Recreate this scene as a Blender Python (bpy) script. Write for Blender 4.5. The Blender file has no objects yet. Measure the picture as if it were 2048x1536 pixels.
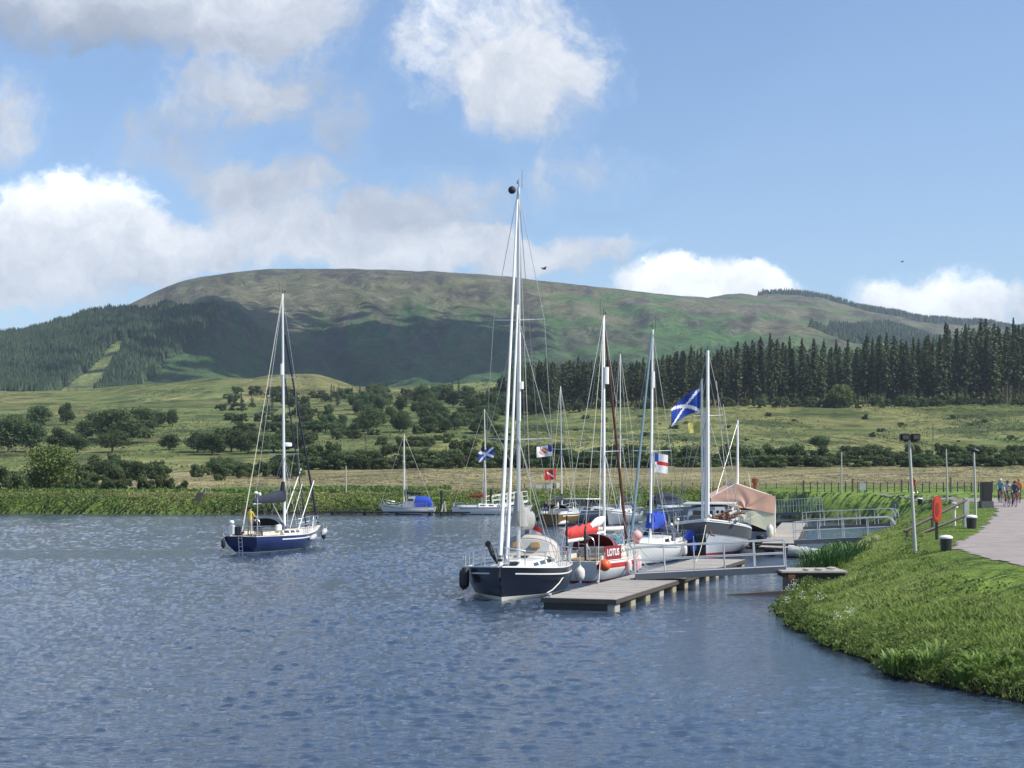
import bpy, bmesh, math, random
import numpy as np
from mathutils import Vector, Matrix
random.seed(7); RNG = np.random.default_rng(11)
SC = bpy.context.scene
COL = SC.collection
R = math.radians
# ---------------------------------------------------------------- camera
F = 3000.0; HZ = 948.0; CH = 4.85         # focal length in photo pixels, horizon row, eye height
cam = bpy.data.cameras.new("camera"); co = bpy.data.objects.new("camera", cam); COL.objects.link(co)
co.location = (0, 0, CH); co.rotation_euler = (R(90), 0, 0)
cam.sensor_width = 36; cam.lens = 36*F/2048; cam.shift_y = (HZ-768)/2048
cam.clip_start = 0.5; cam.clip_end = 30000
SC.camera = co
# ---------------------------------------------------------------- sun, sky, exposure
SUN_EL, SUN_AZ = R(46), R(110)             # azimuth clockwise from the view axis
SC.view_settings.view_transform = 'Standard'; SC.view_settings.look = 'None'
SC.view_settings.exposure = 0.4; SC.view_settings.gamma = 1.0
sl = bpy.data.lights.new("sun", 'SUN'); sl.energy = 4.9; sl.angle = R(0.53); sl.color = (1, .955, .88)
so = bpy.data.objects.new("sun", sl); COL.objects.link(so)
sd = Vector((math.cos(SUN_EL)*math.sin(SUN_AZ), math.cos(SUN_EL)*math.cos(SUN_AZ), math.sin(SUN_EL)))
so.rotation_euler = sd.to_track_quat('Z', 'Y').to_euler(); so.location = (60, -20, 80)
W = bpy.data.worlds.new("World"); SC.world = W; W.use_nodes = True
SC.cycles.max_bounces = 6; SC.cycles.transparent_max_bounces = 8
SC.cycles.sample_clamp_indirect = 4.0

class NT:
    """tiny helper for shader trees"""
    def __init__(s, tree): s.t = tree
    def n(s, typ, **kw):
        nd = s.t.nodes.new(typ)
        for k, v in kw.items(): setattr(nd, k, v)
        return nd
    def link(s, a, b): s.t.links.new(a, b)
    def put(s, sock, v):
        if v is None: return
        if isinstance(v, bpy.types.NodeSocket): s.link(v, sock)
        else: sock.default_value = v
    def m(s, op, a, b=None, c=None, clamp=False):
        nd = s.n('ShaderNodeMath', operation=op); nd.use_clamp = clamp
        s.put(nd.inputs[0], a); s.put(nd.inputs[1], b); s.put(nd.inputs[2], c)
        return nd.outputs[0]
    def vm(s, op, a, b=None):
        nd = s.n('ShaderNodeVectorMath', operation=op)
        s.put(nd.inputs[0], a); s.put(nd.inputs[1], b)
        return nd.outputs['Value'] if op in ('LENGTH', 'DOT_PRODUCT') else nd.outputs[0]
    def noise(s, vec, scale, detail=4, rough=.5, col=False, dist=0):
        nd = s.n('ShaderNodeTexNoise'); s.put(nd.inputs['Vector'], vec)
        nd.inputs['Scale'].default_value = scale; nd.inputs['Detail'].default_value = detail
        nd.inputs['Roughness'].default_value = rough; nd.inputs['Distortion'].default_value = dist
        return nd.outputs['Color'] if col else nd.outputs[0]
    def ramp(s, fac, pts):
        nd = s.n('ShaderNodeValToRGB'); s.put(nd.inputs[0], fac); el = nd.color_ramp.elements
        while len(el) < len(pts): el.new(.5)
        for e, (p, c) in zip(el, pts):
            e.position = p; e.color = (c, c, c, 1) if isinstance(c, (int, float)) else (*c, 1)
        return nd.outputs[0]
    def mix(s, fac, a, b, blend='MIX'):
        nd = s.n('ShaderNodeMix', data_type='RGBA', blend_type=blend)
        s.put(nd.inputs[0], fac); s.put(nd.inputs[6], a if not isinstance(a, tuple) else (*a[:3], 1)); s.put(nd.inputs[7], b if not isinstance(b, tuple) else (*b[:3], 1))
        return nd.outputs[2]
    def maprange(s, v, a, b, c=0., d=1., smooth=True):
        nd = s.n('ShaderNodeMapRange'); nd.interpolation_type = 'SMOOTHSTEP' if smooth else 'LINEAR'
        s.put(nd.inputs[0], v); nd.inputs[1].default_value = a; nd.inputs[2].default_value = b
        nd.inputs[3].default_value = c; nd.inputs[4].default_value = d
        return nd.outputs[0]

def build_world():
    W.node_tree.nodes.clear(); T = NT(W.node_tree)
    sky = T.n('ShaderNodeTexSky', sky_type='NISHITA'); sky.sun_disc = False
    sky.sun_elevation = SUN_EL; sky.sun_rotation = SUN_AZ
    sky.altitude = 20; sky.air_density = 1.0; sky.dust_density = 0.25; sky.ozone_density = 3.0
    tc = T.n('ShaderNodeTexCoord').outputs['Generated']
    sx = T.n('ShaderNodeSeparateXYZ'); T.link(tc, sx.inputs[0])
    y = T.m('MAXIMUM', sx.outputs[1], .03)
    cx = T.m('MULTIPLY_ADD', T.m('DIVIDE', sx.outputs[0], y), 3.0, 1.024)
    cy = T.m('MULTIPLY_ADD', T.m('DIVIDE', sx.outputs[2], y), -3.0, .948)
    cb = T.n('ShaderNodeCombineXYZ'); T.link(cx, cb.inputs[0]); T.link(cy, cb.inputs[1])
    p = cb.outputs[0]
    d1 = T.vm('SCALE', T.vm('SUBTRACT', T.noise(p, 3.2, 6, .58, col=True), (.5, .5, .5))); d1.node.inputs['Scale'].default_value = .24
    d2 = T.vm('SCALE', T.vm('SUBTRACT', T.noise(p, 13, 5, .6, col=True), (.5, .5, .5))); d2.node.inputs['Scale'].default_value = .055
    q = T.vm('ADD', T.vm('ADD', p, d1), d2)
    # centre x, y, radius x, y, density, brightness, shade towards the base, crispness
    B = [(.16, -.01, .52, .10, 1.25, .60, .22), (.50, .03, .17, .15, .9, .74, .16), (.99, .10, .20, .12, .95, .80, .10), (1.12, .16, .12, .05, .4, .7, .0),
         (1.06, .19, .12, .08, .8, .72, .1), (.0, .24, .09, .08, .9, .64, 0), (.44, .19, .12, .045, .55, .66, 0),
         (.60, .21, .16, .05, .62, .54, 0), (.35, .29, .12, .06, .62, .53, 0), (.69, .30, .06, .05, .6, .54, 0), (.52, .36, .14, .04, .6, .57, 0),
         (.14, .42, .14, .075, 1.5, 1.0, .25), (.10, .51, .30, .075, 1.15, .76, .08), (.55, .50, .45, .06, 1.05, .74, -.02),
         (.62, .42, .22, .06, .75, .60, 0), (.88, .41, .14, .07, .8, .58, -.0), (.95, .495, .30, .04, 1.0, .74, .05),
         (1.17, .335, .13, .05, .55, .62, .05), (1.36, .60, .13, .055, 1.7, 1.05, .1), (1.52, .605, .08, .045, 1.6, 1.03, .1),
         (1.86, .62, .12, .055, 1.5, 1.0, .12), (2.02, .64, .12, .05, 1.0, .8, .1), (.02, .59, .2, .04, .7, .70, 0),
         (1.16, .50, .12, .05, .45, .60, 0), (.45, .37, .1, .05, .45, .62, 0), (.60, .37, .07, .05, .4, .62, 0),
         (-.6, .3, .4, .2, 1.1, .75, .2), (2.9, .5, .5, .12, 1.2, .85, .2), (.1, -.35, .6, .22, .8, .7, .1), (1.9, -.7, .7, .25, .8, .7, .1)]
    tot = None; br = None
    for (bx, by, rx, ry, w, b, sh) in B:
        e = T.vm('DIVIDE', T.vm('SUBTRACT', q, (bx, by, 0)), (rx*1.35, ry*1.45, 1))
        l2 = T.vm('DOT_PRODUCT', e, e)
        f = T.m('MULTIPLY', T.m('SUBTRACT', 1, l2, clamp=True), w)
        sp = T.n('ShaderNodeSeparateXYZ'); T.link(e, sp.inputs[0])
        bb = T.m('MULTIPLY', f, T.m('MULTIPLY_ADD', sp.outputs[1], -sh*1.6, b))
        tot = f if tot is None else T.m('ADD', tot, f)
        br = bb if br is None else T.m('ADD', br, bb)
    bright = T.m('DIVIDE', br, T.m('MAXIMUM', tot, .001))
    nz = T.m('ADD', T.m('MULTIPLY', T.noise(q, 6.5, 10, .62), .56), T.m('MULTIPLY', T.noise(q, 21, 9, .68), .44))
    dens = T.m('MULTIPLY', T.m('ADD', T.m('MINIMUM', tot, 1.3), T.m('MULTIPLY_ADD', nz, 3.0, -1.72)), T.m('GREATER_THAN', tot, 0.0001))
    alpha = T.maprange(dens, -.12, .92)
    nz2 = T.noise(T.vm('ADD', q, (3.1, .04, 0)), 9, 10, .66)
    bright = T.m('MULTIPLY', bright, T.m('MULTIPLY_ADD', nz2, .95, .56))
    # loose clouds over the rest of the dome, above and behind the picture
    far = T.maprange(T.noise(tc, 3.4, 7, .6), .52, .68)
    up = T.maprange(sx.outputs[2], .36, .55)
    back = T.maprange(sx.outputs[1], .55, .30)
    out = T.m('MULTIPLY', far, T.m('MAXIMUM', up, back))
    cl = T.mix(T.maprange(bright, .45, .95), (.80, .88, 1.04), (.95, .97, 1.0))
    cl = T.vm('SCALE', cl); 
    T.link(T.m('MULTIPLY', bright, 9.1), cl.node.inputs['Scale'])
    st = T.vm('MULTIPLY', sky.outputs[0], (1.03, 1.05, 1.10))
    # level out the strong rise of the physical sky near the horizon
    g = T.maprange(sx.outputs[2], -.02, .42, 1.05, 1.25, smooth=False)
    st2 = T.vm('SCALE', st); T.link(g, st2.node.inputs['Scale'])
    c = T.mix(T.m('MULTIPLY', alpha, .93), st2, cl)
    c = T.mix(T.m('MULTIPLY', out, .6), c, (6.5, 6.9, 7.6))
    bg = T.n('ShaderNodeBackground'); T.link(c, bg.inputs[0]); bg.inputs[1].default_value = .1
    o = T.n('ShaderNodeOutputWorld'); T.link(bg.outputs[0], o.inputs[0])
build_world()

# ---------------------------------------------------------------- noise and small maths
def sm(t): t = np.clip(t, 0, 1); return t*t*(3-2*t)
def vnoise(x, y, seed=0):
    xi = np.floor(x); yi = np.floor(y); fx = sm(x-xi); fy = sm(y-yi)
    def h(a, b):
        v = np.sin(a*127.1+b*311.7+seed*74.7)*43758.5453
        return v-np.floor(v)
    return (h(xi, yi)*(1-fx)+h(xi+1, yi)*fx)*(1-fy)+(h(xi, yi+1)*(1-fx)+h(xi+1, yi+1)*fx)*fy
def fbm(x, y, o=4, seed=0):
    s = 0; a = .5; t = 0
    for i in range(o):
        s = s+a*vnoise(x, y, seed+i*13); t += a; a *= .5; x = x*2.03+5.1; y = y*2.03+1.7
    return s/t
# ---------------------------------------------------------------- terrain function
SHORE = [(-400, -60), (30, -60), (24, -20), (17, 10), (13.2, 24), (11.3, 31), (10.3, 33.6), (9.4, 36), (8.8, 41), (8.75, 46), (9.2, 51.6),
         (10.5, 57), (11.9, 62), (14.3, 72), (17.0, 84), (21, 96), (26, 108), (30, 118), (33, 128), (34, 140), (32.5, 150), (31, 160),
         (28, 172), (22, 181), (10, 183), (-30, 182.5), (-70, 181.5), (-400, 182)]
def shore_dist(x, y):
    x = np.asarray(x, float); y = np.asarray(y, float)
    d = np.full(x.shape, 1e9); inside = np.zeros(x.shape, bool); n = len(SHORE)
    for i in range(n):
        ax, ay = SHORE[i]; bx, by = SHORE[(i+1) % n]
        ex, ey = bx-ax, by-ay; L = ex*ex+ey*ey
        t = np.clip(((x-ax)*ex+(y-ay)*ey)/L, 0, 1)
        d = np.minimum(d, np.hypot(x-ax-t*ex, y-ay-t*ey))
        c = ((ay > y) != (by > y)) & (x < (bx-ax)*(y-ay)/(by-ay+1e-12)+ax)
        inside ^= c
    d = np.where(inside, -d, d)
    w = sm((130-y)/20)*sm((y-20)/5)*(np.abs(d) < 6)
    return d+w*(1.15*(fbm(x*.42+3, y*.42, 3, 88)-.5)+.45*(fbm(x*1.7, y*1.7, 2, 89)-.5))
XS = [-700, -400, 0, 60, 110, 200, 270, 350, 430, 500, 540, 600, 640, 720, 850, 1000, 1200, 1400, 1515, 1620, 1700, 1800, 1900, 2048, 2450, 2800]
def prof(pts):
    a, b = zip(*pts); return np.interp(XS, a, b)
LAY = [
 (186, prof([(-700, 992), (1200, 992), (1600, 984), (2800, 982)])),
 (250, prof([(-700, 968), (1200, 964), (1600, 957), (2800, 956)])),
 (320, prof([(-700, 947), (500, 944), (900, 936), (2800, 930)])),
 (420, prof([(-700, 905), (500, 900), (1000, 893), (1500, 885), (2800, 885)])),
 (520, prof([(-700, 868), (500, 862), (1000, 856), (1500, 846), (2800, 840)])),
 (620, prof([(-700, 838), (500, 835), (1000, 825), (1200, 812), (1500, 808), (2048, 803), (2800, 800)])),
 (760, prof([(-700, 808), (500, 806), (1000, 800), (1200, 798), (1500, 794), (2048, 780), (2800, 775)])),
 (950, prof([(-700, 790), (0, 784), (130, 783), (280, 769), (350, 766), (400, 759), (440, 758), (475, 768), (510, 755), (560, 752), (640, 752), (670, 762), (720, 774), (800, 775), (1000, 766), (1200, 775), (2048, 765), (2800, 765)])),
 (1250, prof([(-700, 800), (430, 800), (700, 800), (1000, 788), (1500, 790), (2800, 780)])),
 (1450, prof([(-700, 775), (0, 765), (100, 772), (270, 770), (430, 785), (600, 792), (1000, 770), (1500, 760), (2048, 740), (2800, 740)])),
 (1950, prof([(-700, 690), (-400, 680), (0, 664), (60, 654), (110, 645), (200, 632), (270, 620), (350, 618), (400, 622), (430, 630), (480, 672), (540, 705), (640, 730), (1000, 725), (1300, 715), (1500, 700), (1700, 700), (2048, 705), (2800, 705)])),
 (2500, prof([(-700, 700), (0, 690), (200, 655), (270, 635), (350, 610), (430, 590), (600, 590), (800, 595), (1000, 605), (1200, 625), (1400, 645), (1620, 655), (1800, 680), (2048, 712), (2800, 730)])),
 (3050, prof([(-700, 720), (0, 690), (200, 640), (260, 607), (300, 588), (350, 566), (400, 555), (470, 541), (550, 536), (700, 536), (760, 539), (800, 543), (850, 542), (900, 547), (960, 547), (1030, 554), (1100, 560), (1200, 573), (1300, 587), (1400, 594), (1515, 603), (1620, 611), (1700, 630), (1780, 649), (1900, 682), (2048, 705), (2800, 740)])),
 (3700, prof([(-700, 760), (0, 730), (270, 660), (500, 570), (900, 580), (1200, 610), (1400, 625), (1515, 604), (1560, 600), (1620, 606), (1700, 622), (1800, 640), (1900, 653), (2048, 664), (2450, 690), (2800, 700)])),
 (4800, prof([(-700, 830), (2800, 790)])),
 (9000, prof([(-700, 900), (2800, 900)])),
]
LD = np.array([l[0] for l in LAY], float)
LZ = np.array([CH+(HZ-l[1])*l[0]/F for l in LAY])       # height at each layer and azimuth
def Hfar(x, D):
    px = np.clip(1024+F*x/np.maximum(D, 1), XS[0], XS[-1])
    Dc = np.clip(D, LD[0], LD[-1]-1)
    k = np.clip(np.searchsorted(LD, Dc, side='right')-1, 0, len(LD)-2)
    cols = np.searchsorted(XS, px, side='right')-1; cols = np.clip(cols, 0, len(XS)-2)
    xa = np.array(XS, float); tx = (px-xa[cols])/(xa[cols+1]-xa[cols])
    # smooth interpolation across azimuth
    def Z(kk):
        kk = np.clip(kk, 0, len(LD)-1)
        p1 = LZ[kk, cols]; p2 = LZ[kk, cols+1]
        c0 = np.clip(cols-1, 0, len(XS)-1); c3 = np.clip(cols+2, 0, len(XS)-1)
        h = xa[cols+1]-xa[cols]
        m1 = (p2-LZ[kk, c0])/(xa[cols+1]-xa[c0])*h; m2 = (LZ[kk, c3]-p1)/(xa[c3]-xa[cols])*h
        t = tx; t2 = t*t; t3 = t2*t
        return (2*t3-3*t2+1)*p1+(t3-2*t2+t)*m1+(-2*t3+3*t2)*p2+(t3-t2)*m2
    z0, z1, z2, z3 = Z(k-1), Z(k), Z(k+1), Z(k+2)
    d0 = LD[np.clip(k-1, 0, len(LD)-1)]; d1 = LD[k]; d2 = LD[k+1]; d3 = LD[np.clip(k+2, 0, len(LD)-1)]
    h = d2-d1; t = (Dc-d1)/h
    m1 = (z2-z0)/(d2-d0)*h; m2 = (z3-z1)/(d3-d1)*h
    t2 = t*t; t3 = t2*t
    return (2*t3-3*t2+1)*z1+(t3-2*t2+t)*m1+(-2*t3+3*t2)*z2+(t3-t2)*m2
def H(x, y):
    x = np.asarray(x, float); y = np.asarray(y, float)
    s = shore_dist(x, y)
    P = 1.9+.85*sm((y-60)/45)*sm((x+30)/60)+.1*sm((y-60)/60)
    Wd = 7.0-4.0*sm((y-120)/50)
    P = P+.03*np.clip(s-Wd, 0, 30)*sm((90-y)/40)
    land = .30*sm((s+.15)/.6)+(P-.30)*sm((s+.2)/Wd)+.10*(fbm(x*.35, y*.35, 3, 3)-.5)*sm(s/1.5)*sm((120-y)/60)
    under = -1.4*sm(-s/3)-.1
    near = np.where(s > 0, land, under*sm(-s/.5+.3))
    w = sm((y-188)/28)
    amp = 1.6*sm((y-330)/150)+3.5*sm((y-700)/300)*sm((1150-y)/150)
    far = Hfar(x, y)+amp*(fbm(x/38, y/60, 4, 21)-.5)
    g = sm((y-1300)/600)*(1-.85*sm(1-np.abs(y-3050)/420))*(1-.8*sm(1-np.abs(y-3700)/300))
    px = 1024+F*x/np.maximum(y, 1)
    gul = np.abs(fbm(px/130+y/900, y/620, 4, 33)-.5)*2
    far = far+g*(36*(gul-.35)+8*(fbm(x/110, y/190, 3, 44)-.5))*sm((px+200)/300)
    return near*(1-w)+far*w
def Hs(x, y): return float(H(np.array([x]), np.array([y]))[0])
def X(px, D): return (px-1024)/F*D
def P3(px, py, z=0.0):
    D = (CH-z)*F/(py-HZ); return Vector((X(px, D), D, z))
def G(px, D):
    x = X(px, D); return Vector((x, D, Hs(x, D)))
def on_ground(px, py, d0=28, d1=320):
    D = np.linspace(d0, d1, 6000); x = (px-1024)/F*D; z = CH-(py-HZ)*D/F
    h = H(x, D); ok = np.where((z <= h) & (h > .1))[0]
    i = ok[0] if len(ok) else -1
    return Vector((x[i], D[i], h[i]))

# ---------------------------------------------------------------- materials
def srgb(r, g, b):
    f = lambda c: (c/255/12.92) if c/255 <= .04045 else ((c/255+.055)/1.055)**2.4
    return (f(r), f(g), f(b))
_M = {}
def mat(name, col, rough=.5, metal=0., var=.12, vs=6., bump=0., bs=30., dirt=0., spec=.5, coat=0., trans=0.):
    if name in _M: return _M[name]
    m = bpy.data.materials.new(name); m.use_nodes = True; T = NT(m.node_tree)
    b = m.node_tree.nodes['Principled BSDF']
    tc = T.n('ShaderNodeTexCoord').outputs['Object']
    nz = T.noise(tc, vs, 5, .6)
    c = T.mix(T.m('MULTIPLY', nz, 1.0), tuple(k*(1-var) for k in col), tuple(min(1, k*(1+var)) for k in col))
    if dirt:
        d = T.maprange(T.noise(tc, vs*.45, 6, .7), .5, .75)
        c = T.mix(T.m('MULTIPLY', d, dirt), c, (.09, .075, .05))
    T.link(c, b.inputs['Base Color'])
    b.inputs['Roughness'].default_value = rough; b.inputs['Metallic'].default_value = metal
    b.inputs['Specular IOR Level'].default_value = spec
    if coat: b.inputs['Coat Weight'].default_value = coat
    if trans: b.inputs['Transmission Weight'].default_value = trans
    if bump:
        bp = T.n('ShaderNodeBump'); bp.inputs['Strength'].default_value = bump; bp.inputs['Distance'].default_value = .02
        T.link(T.noise(tc, bs, 4, .6), bp.inputs['Height']); T.link(bp.outputs[0], b.inputs['Normal'])
    _M[name] = m; return m
def leafmat(name, ca, cb, rough=.6, tl=.3, attr=True, cc=None):
    """foliage: two leaf colours chosen per leaf by its own tint value"""
    m = bpy.data.materials.new(name); m.use_nodes = True; T = NT(m.node_tree); m.node_tree.nodes.clear()
    at = T.n('ShaderNodeAttribute', attribute_name='tint').outputs['Fac']
    oi = T.n('ShaderNodeObjectInfo').outputs['Random']
    pts = [(0, ca), (1, cb)] if cc is None else [(0, ca), (.6, cb), (1, cc)]
    c = T.ramp(at, pts)
    hs = T.n('ShaderNodeHueSaturation'); T.link(c, hs.inputs['Color'])
    T.link(T.m('MULTIPLY_ADD', oi, .5, .75), hs.inputs['Value']); T.link(T.m('MULTIPLY_ADD', oi, .03, .485), hs.inputs['Hue'])
    d = T.n('ShaderNodeBsdfPrincipled'); T.link(hs.outputs[0], d.inputs['Base Color']); d.inputs['Roughness'].default_value = rough
    d.inputs['Specular IOR Level'].default_value = .25
    t = T.n('ShaderNodeBsdfTranslucent'); T.link(hs.outputs[0], t.inputs[0])
    mx = T.n('ShaderNodeMixShader'); mx.inputs[0].default_value = tl; T.link(d.outputs[0], mx.inputs[1]); T.link(t.outputs[0], mx.inputs[2])
    o = T.n('ShaderNodeOutputMaterial'); T.link(mx.outputs[0], o.inputs[0])
    return m

# ---------------------------------------------------------------- object helpers
def prop(o, label=None, cat=None, group=None, kind=None):
    if label: o['label'] = label
    if cat: o['category'] = cat
    if group: o['group'] = group
    if kind: o['kind'] = kind
    return o
def npmesh(name, V, Fc, mats, smooth=False, midx=None, tint=None, color=None):
    """V (n,3), Fc (m,k) with constant k"""
    me = bpy.data.meshes.new(name); V = np.asarray(V, np.float32); Fc = np.asarray(Fc, np.int32)
    me.vertices.add(len(V)); me.vertices.foreach_set('co', V.ravel())
    k = Fc.shape[1]; me.loops.add(Fc.size); me.loops.foreach_set('vertex_index', Fc.ravel())
    me.polygons.add(len(Fc)); me.polygons.foreach_set('loop_start', np.arange(0, Fc.size, k, dtype=np.int32))
    me.polygons.foreach_set('loop_total', np.full(len(Fc), k, np.int32))
    if midx is not None: me.polygons.foreach_set('material_index', np.asarray(midx, np.int32))
    me.polygons.foreach_set('use_smooth', np.full(len(Fc), smooth))
    for m in (mats if isinstance(mats, (list, tuple)) else [mats]): me.materials.append(m)
    if tint is not None:
        a = me.attributes.new('tint', 'FLOAT', 'POINT'); a.data.foreach_set('value', np.asarray(tint, np.float32))
    if color is not None:
        a = me.attributes.new('ground_colour', 'FLOAT_COLOR', 'POINT'); a.data.foreach_set('color', np.asarray(color, np.float32).ravel())
    me.update(); me.validate()
    return me
def obj(name, me, parent=None, loc=None, rz=None):
    o = bpy.data.objects.new(name, me); COL.objects.link(o)
    if parent is not None: o.parent = parent
    if loc is not None: o.location = loc
    if rz is not None: o.rotation_euler = (0, 0, rz)
    return o
def thing(name, label, cat, loc=(0, 0, 0), rz=0., group=None):
    o = bpy.data.objects.new(name, None); COL.objects.link(o); o.location = loc; o.rotation_euler = (0, 0, rz)
    o.empty_display_size = .3
    return prop(o, label, cat, group)
def copy_tree(src, parent=None):
    c = src.copy(); COL.objects.link(c)
    if parent is not None: c.parent = parent
    for ch in list(src.children): copy_tree(ch, c)
    return c
# ================================================================ THE SETTING
def poly_in(x, y, poly):
    ins = np.zeros(np.shape(x), bool); n = len(poly)
    for i in range(n):
        ax, ay = poly[i][:2]; bx, by = poly[(i+1) % n][:2]
        ins ^= ((ay > y) != (by > y)) & (x < (bx-ax)*(y-ay)/(by-ay+1e-12)+ax)
    return ins
PATHPX = [(2048, 1134), (1990, 1123), (1940, 1109), (1905, 1096), (1917, 1081), (1950, 1066), (1972, 1050), (1985, 1034), (1993, 1018), (1960, 1007), (1900, 1002), (1812, 995), (1745, 991),
          (1745, 988.5), (1812, 991), (1900, 996), (2010, 998), (2048, 999)]
pth = [on_ground(a, b) for a, b in PATHPX]
pth = [(pth[0].x+12, pth[0].y-5)]+[(p.x, p.y) for p in pth]+[(pth[-1].x+14, pth[-1].y)]
MEADOW = []
def ground_colour(x, y, z, s):
    """albedo of what grows where"""
    n = len(x); px = 1024+F*x/np.maximum(y, 1); C = np.zeros((n, 4)); C[:, 3] = 1
    def put(w, c): C[:, :3] = C[:, :3]*(1-w[:, None])+np.array(c)[None]*w[:, None]
    one = np.ones(n)
    put(one, (.15, .225, .050))                                    # mown grass
    a = fbm(x*.5, y*.5, 4, 5); put(sm((a-.45)*4)*.5, (.12, .17, .04))
    put(sm((2.6-s)/2.0)*sm((170-y)/30), (.07, .10, .03))          # rough bank
    put(sm((.55-s)/.3), (.035, .032, .02))                            # bed under water, and dark edge soil painted in for the undercut's shade
    f = sm((y-194-10*sm((px-1300)/300)*1.6)/6)                     # hay field
    hay = fbm(x/22, y/9, 4, 8)
    put(f, (.275, .24, .125)); put(f*sm((hay-.48)*5)*.6, (.20, .21, .08)); put(f*sm((fbm(x/8, y/3, 3, 9)-.55)*5)*.5, (.29, .24, .15))
    lush = sm((y-198)/5)*sm((232-y)/10)*sm((890-px)/60)*sm((px-380)/60)   # green strip of rushes
    put(lush*.9, (.065, .135, .03))
    m = sm((y-318)/14); n1 = fbm(x/45, y/60, 5, 10); n2 = fbm(x/14, y/30, 4, 12)
    put(m, (.150, .180, .062))
    put(m*sm((n1-.42)*6)*.8, (.215, .215, .085)); put(m*sm((n2-.55)*7)*.7, (.065, .095, .035))
    yel = m*sm((y-620)/200)*sm((1000-px)/200); put(yel*sm((n1-.35)*5)*.8, (.23, .215, .09))
    put(m*sm((fbm(x/30+7, y/18, 4, 17)-.58)*9)*.8*sm((1400-y)/300), (.055, .085, .03))
    mt = sm((y-1150)/200)
    e = z/410.
    n3 = fbm(px/120, y/420, 5, 14); n4 = fbm(x/55, y/75, 5, 15); n5 = fbm(px/38, y/240, 4, 19)
    put(mt, (.050, .112, .036))
    put(mt*sm((n4-.5)*6)*.6, (.085, .125, .050)); put(mt*sm((fbm(px/16, y/60, 4, 91)-.52)*8)*.5, (.042, .060, .034))
    put(mt*sm((e-.50+.5*(n3-.5)+.0001*(px-900))/.22), (.128, .130, .066))
    put(mt*sm((n5-.50)*9)*sm((e-.2)/.3)*.85, (.060, .055, .042)); put(mt*sm((fbm(px/11+y/90, y/45, 3, 93)-.55)*9)*sm((e-.3)/.3)*.6, (.17, .155, .10))
    put(mt*sm((n3-.52)*8)*sm((e-.35)/.3)*.6, (.165, .155, .098))
    put(mt*sm((fbm(x/120, y/160, 4, 28)-.5)*7)*sm((px-950)/300)*.9, (.075, .15, .045))
    put(mt*sm((e-.85)/.2)*.4, (.12, .12, .105))
    # clearing in the hillside forest
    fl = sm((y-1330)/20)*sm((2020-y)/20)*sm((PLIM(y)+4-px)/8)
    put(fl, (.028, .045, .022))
    return C
def PLIM(y): return np.interp(y, [1335, 1450, 1600, 1750, 1900, 2010], [262, 285, 330, 385, 425, 440])+6*np.sin(y*.05)
def clearing(px, y):
    """open strips where the hillside plantation has no trees"""
    c1 = np.abs(px-(148+(y-1380)*.30)) < 46-(y-1380)*.12
    return (y < 1760) & c1
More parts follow.
